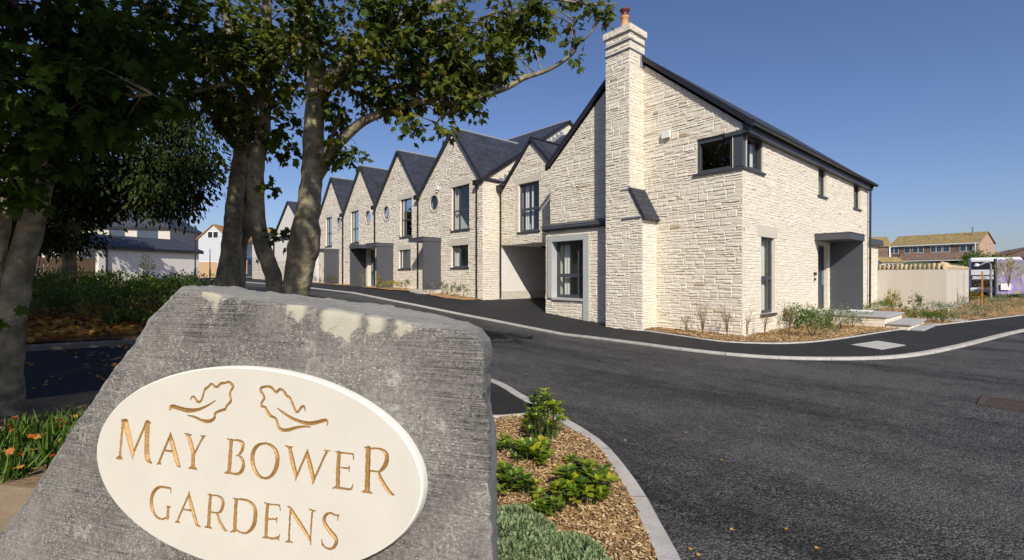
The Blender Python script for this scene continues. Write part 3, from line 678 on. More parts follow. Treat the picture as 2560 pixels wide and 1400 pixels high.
    st = MB(); st.box(11.15, 12.09, min(cp)-.1, max(cp)+.1, zg, .98); 
    if i == 0:
        st.box(10.85, 12.08, 18.6, 19.9, zg, .82); st.box(10.5, 12.07, 18.6, 19.9, zg, .66)
    st.build('door_step', M_plainstone, h)
    if i > 0: downpipe(h, [(11.93, y0+.08, 5.45), (12.0, y0+.1, 5.2), (12.0, y0+.1, zg+.1)], hop=(11.93, y0+.08, 5.5))
    else: downpipe(h, [(11.93, 15.66, 5.45), (12.0, 15.72, 5.2), (12.0, 15.72, .5)], hop=(11.93, 15.62, 5.52))
    v = MB(); v.fbox(F, ya-.06, ya+.06, 6.95, 7.35, -.01, .03); v.fbox(F, ya-.03, ya+.03, 7.4, 7.45, 0, .035); v.build('gable_vent', M_plainstone, h)
    if i == 0: v = MB(); v.fbox(F, 18.62, 18.85, 5.55, 5.75, .03, .1); v.fbox(F, 18.7, 18.8, 5.45, 5.5, .03, .1); v.build('alarm_box', M_white, h)

# steps to the corner house door
t = empty('entrance_steps', (18, 4, .1), 'low stone entrance platform and step with grey paving slabs before the corner door', 'steps')
s = MB(); stonewall(s, FX(17.0), [(3.16, .1), (5.0, .1), (5.0, .41), (3.16, .41)], seed=50, rough=.6); stonewall(s, FY(3.16), [(17.0, .1), (19.3, .1), (19.3, .41), (17.0, .41)], seed=51, rough=.6)
s.box(17.02, 19.3, 3.18, 5.0, .05, .41); stonewall(s, FX(17.0), [(2.62, .08), (3.14, .08), (3.14, .23), (2.62, .23)], seed=52, rough=.5); stonewall(s, FY(2.62), [(17.0, .08), (19.3, .08), (19.3, .23), (17.0, .23)], seed=53, rough=.5); s.box(17.02, 19.3, 2.64, 3.15, .05, .23)
s.build('step_base', M_stone, t, uv=False)
M_slab = mat('grey_paving', (.36, .36, .35), .8, var=.08, vscale=5)
for q in ((16.95, 19.32, 3.10, 5.02, .41, .465), (16.95, 19.32, 2.56, 3.1, .23, .28), (17.05, 19.6, 2.32, 2.6, .09, .145), (21.3, 22.1, 1.85, 3.0, .09, .15)): s = MB(); s.bev(*q, .006); s.build('paving_slab', M_slab, t)
s = MB(); s.bev(18.4, 18.9, 3.8, 4.4, .466, .5, .01); s.build('doormat', M_white, t)

# ================================================================ BOUNDARY WALL, FAR RIGHT
bw = empty('boundary_wall', (27.1, 2.95, .1), 'buff rendered boundary wall with rough upright coping stones and a crack', 'wall')
m = MB(); m.box(27.1, 27.45, 2.95, 5.31, .0, 1.88); m.box(27.45, 35.2, 2.95, 3.3, .0, 1.95); m.build('rendered_wall', M_garden_wall, bw)
m = MB(); rnd = random.Random(5)
def rock(mb, c, sx, sy, sz, rnd, t=.5, det=2):
    bm = bmesh.new(); bmesh.ops.create_icosphere(bm, subdivisions=det, radius=1); o = Vector((rnd.random()*50, rnd.random()*50, 0))
    for v in bm.verts:
        k = 1+.35*noise.noise(v.co*1.3+o)+.15*noise.noise(v.co*3+o); q = v.co*k
        v.co = Vector((c[0]+max(-.8, min(.8, q.x))*sx, c[1]+max(-.8, min(.8, q.y))*sy, c[2]+max(-.75, min(.95, q.z))*sz))
    mb.bm(bm, t)
for i in range(15):
    y = 3.05+i*.155; rock(m, (27.25, y, 1.98), .22, .055, .17*rnd.uniform(.8, 1.15), rnd, rnd.random())
for i in range(24):
    x = 27.5+i*.33; rock(m, (x, 3.1, 1.98), .2, .22, .11*rnd.uniform(.8, 1.3)+(.12 if i < 2 else 0), rnd, rnd.random())
m.build('coping_stones', mat('tan_coping_stone', (.45, .36, .22), .95, var=.25, vscale=6, bump=.01, bscale=25, tone=.25), bw)
m = MB()
pts = [Vector((33.0+.06*noise.noise((z*3, 0, 0))*2, 2.944, z)) for z in np.linspace(.2, 1.75, 24)]
for a, b in zip(pts, pts[1:]):
    wdt = .035+.03*noise.noise((a.z*5, 1, 0)); m.quad(a-Vector((wdt, 0, 0)), a+Vector((wdt, 0, 0)), b+Vector((wdt, 0, 0)), b-Vector((wdt, 0, 0)))
m.build('crack', mat('dark_crack', (.12, .11, .12), .95), bw)

# ================================================================ SIGN STONE
right = Vector((CA, -SA, 0)); fwd = Vector((SA, CA, 0)); upv = Vector((0, 0, 1))
a_, t_ = R(16.4), R(7)
hh_ = math.cos(a_)*right-math.sin(a_)*fwd; into = math.sin(a_)*right+math.cos(a_)*fwd
uu_ = math.cos(t_)*upv+math.sin(t_)*into; nn_ = hh_.cross(uu_)
DREF = 1.56; CAM = Vector((0, 0, ZC)); O_ = P(1240, 1200, DREF)
def face(px, py, w=0):
    r = ray(px, py); t = (w-(CAM-O_).dot(nn_))/r.dot(nn_); p = CAM+r*t-O_
    return (p.dot(hh_), p.dot(uu_))
sg = empty('sign_stone', O_, 'large sawn grey stone boulder carrying the carved oval name plaque', 'sign')
sg.rotation_euler = Matrix((hh_, uu_, nn_)).transposed().to_euler()
FRONT = [(-70, 1445), (5, 1335), (64, 1258), (134, 1150), (184, 1075), (240, 993), (304, 903), (326, 877), (349, 846), (373, 802), (412, 765), (446, 731), (500, 724), (552, 742), (631, 752), (716, 761), (808, 775), (919, 791), (1038, 811), (1120, 824), (1180, 836), (1203, 858), (1212, 900), (1210, 960), (1211, 1010), (1222, 1060), (1226, 1150), (1224, 1250), (1228, 1330), (1232, 1420), (1236, 1700), (600, 1720), (-90, 1720)]
BACK = [(-60, 1430), (12, 1325), (72, 1248), (142, 1140), (192, 1064), (248, 982), (312, 893), (334, 866), (357, 834), (381, 790), (420, 750), (452, 718), (488, 714), (576, 716), (667, 728), (775, 739), (883, 754), (991, 768), (1099, 788), (1170, 803), (1206, 820), (1226, 849), (1231, 881), (1229, 939), (1224, 1003), (1236, 1047), (1240, 1100), (1242, 1180), (1243, 1300), (1245, 1420), (1240, 1700), (600, 1715), (-80, 1700)]
TH = .42
assert len(FRONT) == len(BACK), (len(FRONT), len(BACK))
f2 = [Vector((*face(*p), 0)) for p in FRONT]; b2 = [Vector((*face(p[0], p[1], -TH), -TH)) for p in BACK]
def dens(ring, m):
    out = []
    for a, b in zip(ring, ring[1:]+ring[:1]):
        for i in range(m): out.append(a.lerp(b, i/m))
    return out
f3, b3 = dens(f2, 9), dens(b2, 9); n = len(f3)
cen = Vector((face(640, 1150)[0], face(640, 1150)[1], 0))
rings = []
for k in np.linspace(.02, .985, 26): rings.append([cen.lerp(p, k) for p in f3])
rings.append(f3)
for k in (.04, .1, .2, .32, .45, .6, .75, .88, .97): rings.append([p.lerp(q, k) for p, q in zip(f3, b3)])
rings.append(b3); cb = Vector((cen.x, cen.y, -TH))
for k in (.9, .5, .05): rings.append([cb.lerp(q, k) for q in b3])
m = MB()
for ri, rg in enumerate(rings):
    for i, p in enumerate(rg):
        edge = 26 <= ri <= 36
        q = p.copy()
        amp = .008 if edge else (.006 if ri == 25 else .0012)
        nz = Vector((noise.noise(p*9), noise.noise(p*9+Vector((7, 3, 1))), noise.noise(p*9+Vector((1, 9, 4)))))+1.0*Vector((noise.noise(p*28), noise.noise(p*28+Vector((7, 3, 1))), noise.noise(p*28+Vector((1, 9, 4)))))
        q += nz*amp
        if ri == 26: q.z -= .006+.006*noise.noise(p*20)
        m.v.append(tuple(q))
for ri in range(len(rings)-1):
    for i in range(n):
        a = ri*n+i; b = ri*n+(i+1) % n; m.f.append((a, b, b+n, a+n)); m.t.append(.5)
m.f.append(tuple(range(n))[::-1]); m.t.append(.5); m.f.append(tuple((len(rings)-1)*n+i for i in range(n))); m.t.append(.5)
# sawn, weathered stone
ms = bpy.data.materials.new('sawn_grey_stone'); ms.use_nodes = True; nt = ms.node_tree; N = nt.nodes; L = nt.links; B = N['Principled BSDF']; B.inputs['Roughness'].default_value = .88; B.inputs['Specular IOR Level'].default_value = .25
tc = N.new('ShaderNodeTexCoord')
def mapping(sc, rot=(0, 0, 0)):
    q = N.new('ShaderNodeMapping'); q.inputs['Scale'].default_value = sc; q.inputs['Rotation'].default_value = rot; L.new(tc.outputs['Object'], q.inputs[0]); return q.outputs[0]
def tnoise(vec, sc, det=6, ro=.6):
    q = N.new('ShaderNodeTexNoise'); q.inputs['Scale'].default_value = sc; q.inputs['Detail'].default_value = det; q.inputs['Roughness'].default_value = ro; L.new(vec, q.inputs['Vector']); return q.outputs[0]
def rng(x, a, b, c, d):
    q = N.new('ShaderNodeMapRange'); [q.inputs[i+1].__setattr__('default_value', v) for i, v in enumerate((a, b, c, d))]; L.new(x, q.inputs[0]); return q.outputs[0]
def mth(op, a, b):
    q = N.new('ShaderNodeMath'); q.operation = op
    for i, x in enumerate((a, b)):
        if isinstance(x, (int, float)): q.inputs[i].default_value = x
        else: L.new(x, q.inputs[i])
    return q.outputs[0]
def mix(f, a, b):
    q = N.new('ShaderNodeMix'); q.data_type = 'RGBA'
    if isinstance(f, (int, float)): q.inputs[0].default_value = f
    else: L.new(f, q.inputs[0])
    for i, x in ((6, a), (7, b)):
        if isinstance(x, tuple): q.inputs[i].default_value = (*x, 1)
        else: L.new(x, q.inputs[i])
    return q.outputs[2]
obj = mapping((1, 1, 1)); lines = tnoise(mapping((1.1, 135, 1.1), (0, 0, R(.6))), 2.2, 5, .75); big = tnoise(obj, 2.2, 7, .62); mot = tnoise(obj, 48, 8, .75); sp = tnoise(mapping((1, 1.6, 1)), 85, 3, .8)
patch = tnoise(obj, 4.5, 5, .5)
smooth_zone = rng(tnoise(obj, 1.6, 2), .47, .56, 0, 1)
lin = mth('MULTIPLY', rng(lines, .35, .65, -.5, .5), mth('ADD', mth('MULTIPLY', smooth_zone, -.65), 1.0))
val = mth('ADD', mth('ADD', rng(big, .3, .7, .075, .23), mth('MULTIPLY', lin, .22)), mth('MULTIPLY', rng(mot, .3, .7, -.5, .5), .17))
cv = N.new('ShaderNodeCombineColor'); L.new(val, cv.inputs[0]); L.new(mth('MULTIPLY', val, .955), cv.inputs[1]); L.new(mth('MULTIPLY', val, .87), cv.inputs[2])
white = mth('MULTIPLY', rng(sp, .565, .62, 0, .9), rng(tnoise(obj, 5, 5), .42, .58, .25, 1))
blot = mth('MULTIPLY', rng(tnoise(obj, 11, 8, .75), .56, .64, 0, .6), rng(tnoise(obj, 2.6, 3), .45, .6, .1, 1)); c1 = mix(mth('MAXIMUM', white, blot), cv.outputs[0], (.50, .48, .42))
vein = rng(mth('ABSOLUTE', mth('SUBTRACT', tnoise(mapping((1, .6, 1)), 3.1, 7, .62), .5), 0), 0, .006, .55, 0)
c1 = mix(mth('MULTIPLY', vein, rng(tnoise(obj, 1.3, 2), .5, .62, 0, 1)), c1, (.5, .46, .41))
pits = rng(tnoise(obj, 55, 2, .5), .27, .3, 1, 0); c1 = mix(mth('MULTIPLY', pits, .8), c1, (.05, .05, .05))
# fresh broken edges along the top: a cream patch mask in the stone's own coordinates
sx = N.new('ShaderNodeSeparateXYZ'); L.new(tc.outputs['Object'], sx.inputs[0])
def patchm(x0, x1, y0, y1):
    ex = mth('MULTIPLY', rng(sx.outputs[0], x0-.02, x0+.01, 0, 1), rng(sx.outputs[0], x1-.01, x1+.02, 1, 0))
    ey = mth('MULTIPLY', rng(mth('ADD', sx.outputs[1], mth('MULTIPLY', rng(tnoise(obj, 14, 5), .35, .65, -1, 1), .045)), y0-.012, y0+.012, 0, 1), rng(sx.outputs[1], y1-.006, y1+.01, 1, 0)); return mth('MULTIPLY', ex, ey)
def pf(px, py): return face(px, py)
acc = None
for (xa, ya, xb, yb) in ((716, 764, 760, 786), (808, 776, 895, 828), (922, 796, 955, 826), (988, 804, 1034, 822), (506, 727, 552, 748)):
    l, tp = pf(xa, ya); rr_, bt = pf(xb, yb); pm = patchm(l, rr_, bt, tp+.035); acc = pm if acc is None else mth('MAXIMUM', acc, pm)
zf_ = rng(sx.outputs[2], -.07, -.03, 0, 1); acc = mth('MULTIPLY', acc, zf_)
c1 = mix(mth('MULTIPLY', acc, .9), c1, (.46, .43, .335))
topl = rng(sx.outputs[2], -.03, -.012, .45, 0); c1 = mix(topl, c1, (.42, .42, .38))
L.new(c1, B.inputs['Base Color'])
bp = N.new('ShaderNodeBump'); bp.inputs['Distance'].default_value = .006; bp.inputs['Strength'].default_value = .8
L.new(mth('ADD', mth('MULTIPLY', lin, .35), mth('ADD', mth('MULTIPLY', mot, .8), mth('MULTIPLY', sp, .25))), bp.inputs['Height']); L.new(bp.outputs[0], B.inputs['Normal'])
m.build('boulder', ms, sg, smooth=True, local=True, uv=False)

# plaque with V-cut gilded lettering
PW = .036
PA, PB = .942*DREF/1.95, .452*DREF/1.95; PC = (-1.248*DREF/1.95, -.065*DREF/1.95)
TR = {'A': (270, 1030, 7), 'B': (640, 1080, 7), 'C': (360, 1200, 9.654), 'D': (600, 1230, 9.654), 'Z': (200, 880, 2.415)}
G = [
('A', [[(265, 160, 48), (240, 420, 36), (208, 770, 32)], [(140, 808, 8), (205, 795, 50), (255, 820, 6)], [(228, 140, 8), (345, 160, 18)], [(305, 175, 82), (385, 520, 78), (432, 730, 52), (428, 822, 5)], [(665, 195, 32), (455, 690, 28)], [(690, 200, 82), (680, 500, 78), (682, 760, 80), (715, 850, 50), (768, 895, 6)], [(650, 183, 10), (745, 190, 14)],
 [(1092, 355, 8), (1085, 420, 32), (900, 860, 28)], [(855, 910, 6), (900, 892, 38), (928, 908, 6)], [(1095, 380, 14), (1112, 500, 64), (1190, 800, 72), (1232, 930, 50)], [(1212, 945, 8), (1272, 963, 6)], [(985, 672, 17), (1140, 690, 17)],
 [(1395, 400, 40), (1440, 520, 62), (1495, 720, 52)], [(1345, 375, 6), (1400, 398, 24), (1460, 402, 8)], [(1670, 430, 36), (1635, 490, 24), (1520, 715, 24)], [(1615, 413, 6), (1702, 425, 12)], [(1493, 720, 58), (1485, 950, 60)], [(1412, 985, 6), (1485, 965, 52), (1562, 1010, 5)],
 [(2155, 505, 54), (2120, 1040, 60)], [(2088, 466, 6), (2150, 492, 24)], [(2036, 1068, 6), (2110, 1055, 40)], [(2160, 490, 16), (2280, 498, 20), (2345, 535, 44), (2362, 605, 50), (2335, 690, 40), (2290, 750, 18), (2242, 763, 6)], [(2290, 765, 14), (2345, 820, 34), (2370, 920, 50), (2345, 1020, 52), (2270, 1082, 28), (2120, 1065, 18)]]),
('B', [[(170, 197, 22), (270, 240, 34), (345, 330, 54), (375, 450, 64), (362, 590, 66), (310, 710, 52), (230, 795, 34), (150, 808, 26), (70, 780, 36), (-10, 680, 54), (-55, 560, 62), (-62, 430, 64), (-30, 310, 56), (50, 225, 36), (170, 197, 22)],
 [(590, 290, 52), (640, 520, 66), (695, 740, 54), (695, 855, 5)], [(512, 238, 6), (590, 270, 28), (642, 258, 8)], [(895, 345, 26), (710, 775, 26)], [(900, 298, 5), (903, 410, 52), (950, 600, 66), (1000, 820, 50), (988, 914, 5)], [(1235, 355, 34), (1200, 420, 26), (1015, 835, 26)], [(1193, 320, 6), (1292, 330, 12)],
 [(1450, 370, 58), (1435, 650, 64), (1430, 950, 62)], [(1392, 343, 6), (1450, 370, 22)], [(1450, 362, 18), (1690, 385, 18), (1705, 400, 14), (1705, 492, 4)], [(1480, 625, 16), (1590, 638, 18), (1628, 620, 14), (1642, 590, 4)], [(1628, 632, 12), (1635, 700, 4)], [(1342, 982, 6), (1420, 965, 42)], [(1430, 975, 24), (1560, 992, 24), (1650, 1000, 24), (1685, 960, 12), (1692, 912, 4)],
 [(1965, 290, 78), (1955, 650, 82), (1945, 1010, 84)], [(1888, 261, 6), (1960, 290, 28)], [(1850, 1054, 6), (1940, 1030, 58), (2035, 1078, 5)], [(1990, 282, 18), (2180, 300, 22), (2260, 350, 44), (2290, 450, 66), (2265, 570, 66), (2200, 660, 46), (2140, 692, 20), (1990, 677, 15)], [(2145, 700, 30), (2190, 830, 50), (2280, 980, 52), (2370, 1080, 36), (2424, 1098, 5)]]),
('C', [[(640, 405, 4), (650, 230, 16), (600, 190, 28), (440, 165, 30), (320, 200, 48), (220, 320, 68), (180, 480, 72), (190, 660, 64), (250, 820, 44), (350, 920, 30), (440, 945, 24), (540, 912, 22), (570, 915, 22)], [(582, 660, 52), (572, 915, 58)], [(528, 618, 6), (610, 655, 22), (662, 640, 6)],
 [(1095, 275, 6), (1085, 345, 34), (820, 950, 30)], [(745, 1015, 6), (815, 1005, 48), (862, 1037, 6)], [(1090, 320, 12), (1110, 480, 62), (1190, 780, 68), (1262, 1040, 60), (1300, 1090, 30), (1365, 1132, 5)], [(935, 705, 22), (1140, 735, 22)],
 [(1600, 380, 62), (1580, 700, 72), (1560, 1090, 72)], [(1533, 339, 6), (1600, 370, 24)], [(1462, 1142, 6), (1560, 1122, 54), (1638, 1172, 6)], [(1640, 365, 20), (1800, 390, 22), (1880, 450, 44), (1910, 560, 60), (1880, 700, 56), (1820, 780, 34), (1740, 795, 20), (1620, 777, 16)], [(1760, 800, 34), (1810, 960, 50), (1890, 1120, 52), (1960, 1210, 34), (2008, 1222, 5)],
 [(2225, 490, 68), (2200, 850, 74), (2190, 1200, 74)], [(2148, 429, 6), (2230, 470, 26)], [(2078, 1256, 6), (2190, 1222, 54)]]),
('D', [[(-67, 170, 22), (40, 176, 26), (150, 196, 30), (270, 260, 40), (350, 380, 62), (374, 560, 84), (345, 760, 84), (270, 900, 60), (150, 990, 30), (20, 980, 22), (-60, 928, 22), (-80, 915, 22)],
 [(665, 310, 64), (640, 650, 68), (625, 1050, 66)], [(583, 254, 6), (660, 290, 24)], [(680, 290, 20), (950, 320, 20), (968, 380, 12), (971, 445, 4)], [(680, 645, 20), (850, 660, 24), (880, 650, 18), (906, 608, 4)], [(880, 665, 14), (891, 738, 4)], [(543, 1102, 6), (630, 1088, 52)], [(640, 1080, 28), (760, 1125, 26), (880, 1110, 34), (940, 1080, 22), (957, 1020, 4)], [(900, 1125, 24), (945, 1163, 6)],
 [(1215, 420, 30), (1190, 900, 34), (1180, 1140, 36)], [(1088, 1206, 6), (1180, 1188, 46), (1284, 1232, 5)], [(1150, 338, 8), (1220, 400, 46), (1300, 540, 64), (1500, 840, 70), (1655, 1100, 60), (1698, 1170, 32), (1703, 1275, 5)], [(1750, 470, 34), (1725, 650, 30), (1700, 1150, 28)], [(1652, 408, 6), (1760, 450, 28), (1828, 455, 6)],
 [(2350, 705, 4), (2365, 580, 20), (2300, 560, 24), (2190, 510, 28), (2090, 540, 42), (2030, 640, 64), (2055, 780, 72), (2160, 930, 78), (2280, 1070, 78), (2330, 1180, 66), (2290, 1300, 60), (2200, 1372, 36), (2080, 1350, 24), (1990, 1255, 22), (1975, 1138, 4)], [(2365, 580, 14), (2392, 548, 4)], [(1973, 1285, 6), (1985, 1240, 16)]]),
('Z', [[(543, 347, 8), (548, 332, 15), (565, 329, 17), (600, 340, 16), (650, 352, 18), (700, 350, 14), (740, 338, 10), (780, 318, 7), (818, 293, 2)],
 [(650, 382, 3), (690, 392, 8), (730, 410, 10), (765, 419, 14), (795, 413, 14), (813, 395, 12), (814, 375, 9), (830, 361, 10), (875, 345, 11), (885, 325, 8), (905, 305, 12), (912, 290, 9), (905, 265, 12), (908, 240, 8), (920, 220, 11), (924, 205, 10), (910, 190, 12), (895, 181, 9), (880, 186, 8), (862, 188, 10), (845, 194, 11), (830, 210, 9), (812, 208, 9), (800, 193, 7), (788, 195, 9), (775, 210, 9), (755, 225, 11), (748, 245, 8), (740, 270, 10), (732, 292, 8), (718, 303, 10), (703, 292, 10), (690, 272, 7), (675, 272, 7), (667, 290, 3)],
 [(1190, 338, 2), (1230, 368, 8), (1280, 400, 11), (1340, 423, 14), (1390, 431, 17), (1440, 422, 16), (1480, 412, 14), (1493, 424, 10), (1492, 445, 3)],
 [(1392, 453, 3), (1350, 450, 8), (1300, 458, 12), (1260, 470, 14), (1225, 471, 14), (1200, 455, 12), (1190, 425, 12), (1180, 400, 9), (1150, 385, 12), (1125, 350, 11), (1120, 335, 8), (1095, 325, 11), (1100, 300, 9), (1112, 280, 11), (1105, 255, 8), (1090, 235, 11), (1095, 217, 12), (1115, 210, 9), (1135, 208, 10), (1155, 215, 11), (1170, 230, 9), (1185, 242, 11), (1205, 226, 10), (1222, 230, 9), (1235, 245, 11), (1250, 265, 9), (1265, 275, 10), (1278, 300, 9), (1290, 330, 9), (1300, 355, 10), (1315, 362, 9), (1335, 335, 11), (1352, 328, 8), (1361, 357, 3)]])]
segs = []
for key, strokes in G:
    x0, y0, k = TR[key]
    for st in strokes:
        if len(st) > 4:                                   # smooth the long curves
            P4 = st; out = []
            for i in range(len(P4)-1):
                p0, p1, p2, p3 = (np.array(P4[max(i-1, 0)], float), np.array(P4[i], float), np.array(P4[i+1], float), np.array(P4[min(i+2, len(P4)-1)], float))
                for q in range(4):
                    t = q/4; out.append(.5*((2*p1)+(-p0+p2)*t+(2*p0-5*p1+4*p2-p3)*t*t+(-p0+3*p1-3*p2+p3)*t**3))
            st = out+[P4[-1]]
        pts = []
        for u, v, wd in st:
            px, py = x0+u/k, y0+v/k; p = face(px, py, PW); e = face(px+wd/k*.5, py, PW); pts.append((p[0], p[1], max(.0005, e[0]-p[0])))
        segs += list(zip(pts, pts[1:]))
RES = .002
gx = np.arange(PC[0]-PA, PC[0]+PA+RES, RES); gy = np.arange(PC[1]-PB, PC[1]+PB+RES, RES)
dep = np.zeros((len(gy), len(gx)))
for (ax, ay, aw), (bx, by, bw_) in segs:
    mw = max(aw, bw_)+RES
    i0, i1 = np.searchsorted(gx, min(ax, bx)-mw), np.searchsorted(gx, max(ax, bx)+mw); j0, j1 = np.searchsorted(gy, min(ay, by)-mw), np.searchsorted(gy, max(ay, by)+mw)
    if i1 <= i0 or j1 <= j0: continue
    X, Y = np.meshgrid(gx[i0:i1], gy[j0:j1]); dx, dy = bx-ax, by-ay; t = np.clip(((X-ax)*dx+(Y-ay)*dy)/(dx*dx+dy*dy+1e-12), 0, 1)
    d = (aw+(bw_-aw)*t)-np.hypot(X-(ax+dx*t), Y-(ay+dy*t)); dep[j0:j1, i0:i1] = np.maximum(dep[j0:j1, i0:i1], d)
dep = np.clip(dep, 0, None)
ny, nx = dep.shape; X, Y = np.meshgrid(gx, gy)
rr2 = ((X-PC[0])/(PA-.004))**2+((Y-PC[1])/(PB-.004))**2
cellin = (rr2[:-1, :-1] < 1) & (rr2[1:, 1:] < 1) & (rr2[1:, :-1] < 1) & (rr2[:-1, 1:] < 1)
cellg = (dep[:-1, :-1]+dep[1:, 1:]+dep[1:, :-1]+dep[:-1, 1:]) > 0
def gridmesh(name, mask, m_, smooth):
    j, i = np.nonzero(mask); idx = np.full((ny, nx), -1); used = np.zeros((ny, nx), bool)
    for a, b in ((0, 0), (0, 1), (1, 0), (1, 1)): used[j+a, i+b] = True
    idx[used] = np.arange(used.sum()); V = np.stack([X[used], Y[used], PW-dep[used]*.85], 1)
    Fq = np.stack([idx[j, i], idx[j, i+1], idx[j+1, i+1], idx[j+1, i]], 1)
    me = bpy.data.meshes.new(name); me.vertices.add(len(V)); me.vertices.foreach_set('co', V.ravel().astype('f4')); me.loops.add(Fq.size); me.loops.foreach_set('vertex_index', Fq.ravel().astype('i4'))
    me.polygons.add(len(Fq)); me.polygons.foreach_set('loop_start', np.arange(len(Fq))*4); me.update(calc_edges=True); me.validate(); me.materials.append(m_)
    if smooth: me.polygons.foreach_set('use_smooth', [True]*len(me.polygons))
    o = bpy.data.objects.new(name, me); C.objects.link(o); return o
M_plq = mat('cream_portland_stone', (.55, .52, .45), .85, var=.035, vscale=5, bump=.0006, bscale=160, spec=.25, col2=(.50, .46, .38), c2scale=60, c2amt=.08); M_rim = mat('chalky_cream_stone', (.74, .71, .63), .9, var=.03, vscale=9, bump=.0008, bscale=90, spec=.2)
M_gold = mat('gold_leaf', (.33, .185, .055), .5, var=.4, vscale=150, bump=.0015, bscale=220, metal=.35)
pl = MB()
NE = 180; el = lambda k, w_: [(PC[0]+(PA+k)*math.cos(2*math.pi*i/NE)+.0012*noise.noise((i*.7, 0, w_*9)), PC[1]+(PB+k)*math.sin(2*math.pi*i/NE)+.0012*noise.noise((i*.7, 5, w_*9)), w_) for i in range(NE)]
prof = [(-.012, PW-.0006), (-.003, PW-.001), (.0, PW-.004), (.003, PW*.5), (.004, -.01)]
for k, w_ in prof: pl.v += el(k, w_)
for ri in range(len(prof)-1):
    for i in range(NE): a = ri*NE+i; b = ri*NE+(i+1) % NE; pl.f.append((a, b, b+NE, a+NE)); pl.t.append(.5)
plo = pl.build('plaque', M_rim, sg, local=True, smooth=True, uv=False)
fo = gridmesh('plaque_face', cellin & ~cellg, M_plq, False); fo.parent = plo
lo_ = gridmesh('carved_lettering', cellin & cellg, M_gold, False); lo_.parent = plo

# ================================================================ LEAVES AND TREES
def leafmesh(name, P_, T_, N_, s_, tone, tmpl, m_, parent=None):
    P_, T_, N_ = (np.array(x, float) for x in (P_, T_, N_)); s_ = np.array(s_, float); tone = np.array(tone, float)
    T_ /= np.linalg.norm(T_, axis=1, keepdims=True)+1e-9; N_ = N_-T_*(N_*T_).sum(1, keepdims=True); N_ /= np.linalg.norm(N_, axis=1, keepdims=True)+1e-9; B_ = np.cross(T_, N_)
    tv, tf = tmpl; tv = np.array(tv, float); tf = np.array(tf); K = len(tv)
    V = P_[:, None]+s_[:, None, None]*(B_[:, None]*tv[None, :, 0:1]+T_[:, None]*tv[None, :, 1:2]+N_[:, None]*tv[None, :, 2:3])
    n = len(P_); F_ = (tf[None]+(np.arange(n)*K)[:, None, None]).reshape(-1, tf.shape[1])
    if parent: o0 = wloc(parent); V = V-np.array(o0)
    me = bpy.data.meshes.new(name); me.vertices.add(n*K); me.vertices.foreach_set('co', V.reshape(-1).astype('f4')); me.loops.add(F_.size); me.loops.foreach_set('vertex_index', F_.ravel().astype('i4'))
    me.polygons.add(len(F_)); me.polygons.foreach_set('loop_start', np.arange(len(F_))*tf.shape[1]); me.update(calc_edges=True); me.materials.append(m_)
    at = me.attributes.new('tone', 'FLOAT', 'FACE'); at.data.foreach_set('value', np.repeat(tone, len(tf)).astype('f4'))
    o = bpy.data.objects.new(name, me); C.objects.link(o)
    if parent: o.parent = parent
    return o
hf = [(.0, .0), (.13, -.1), (.34, -.03), (.27, .16), (.56, .30), (.36, .37), (.40, .60), (.19, .55), (.12, .74)]
ml = [(x, y, -.28*abs(x)+.05*y) for x, y in hf]+[(0, 1.0, -.05)]+[(-x, y, -.28*abs(x)+.05*y) for x, y in hf[:0:-1]]
MAPLE = ([(0, .34, .0)]+ml, [(0, 1+i, 1+(i+1) % len(ml)) for i in range(len(ml))])
OVAL = ([(0, 0, 0), (.18, .3, .05), (.16, .7, .02), (0, 1, -.06), (-.16, .7, .02), (-.18, .3, .05)], [(0, 1, 2, 3), (0, 3, 4, 5)])
SLIM = ([(0, 0, 0), (.1, .4, .03), (0, 1, -.08), (-.1, .4, .03)], [(0, 1, 2, 3)])
BLADE = ([(-.03, 0, 0), (.03, 0, 0), (.022, .5, .06), (0, 1, .28), (-.022, .5, .06)], [(0, 1, 2, 3, 4)])
def leafmat(name, cols, transl=.3, rough=.55, spec=.35): return mat(name, cols[1], rough, tone=1, tcol=[(i/(len(cols)-1), c) for i, c in enumerate(cols)], transl=transl, spec=spec, var=.12, vscale=9)
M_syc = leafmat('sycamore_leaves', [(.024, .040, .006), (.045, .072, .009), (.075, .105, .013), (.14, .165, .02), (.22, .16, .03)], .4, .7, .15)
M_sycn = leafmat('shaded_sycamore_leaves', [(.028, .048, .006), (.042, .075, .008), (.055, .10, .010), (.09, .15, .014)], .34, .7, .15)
M_fine = leafmat('narrow_leaves', [(.012, .02, .006), (.02, .032, .009), (.032, .048, .012), (.075, .085, .018)], .12, .8, .08)
M_bark_t = mat('sycamore_bark', (.12, .105, .07), .95, var=.5, vscale=8, bump=.03, bscale=14, col2=(.30, .26, .16), c2scale=4.2, c2amt=.45, detail=10)
M_branch = mat('lichened_branch', (.09, .075, .055), .95, var=.3, vscale=12, bump=.008, bscale=30, col2=(.33, .28, .14), c2scale=6, c2amt=.35)
rg = np.random.default_rng(11)
def rdir(z0=-1, z1=1):
    a = rg.uniform(0, 2*math.pi); z = rg.uniform(z0, z1); r = math.sqrt(max(0, 1-z*z)); return np.array([r*math.cos(a), r*math.sin(a), z])
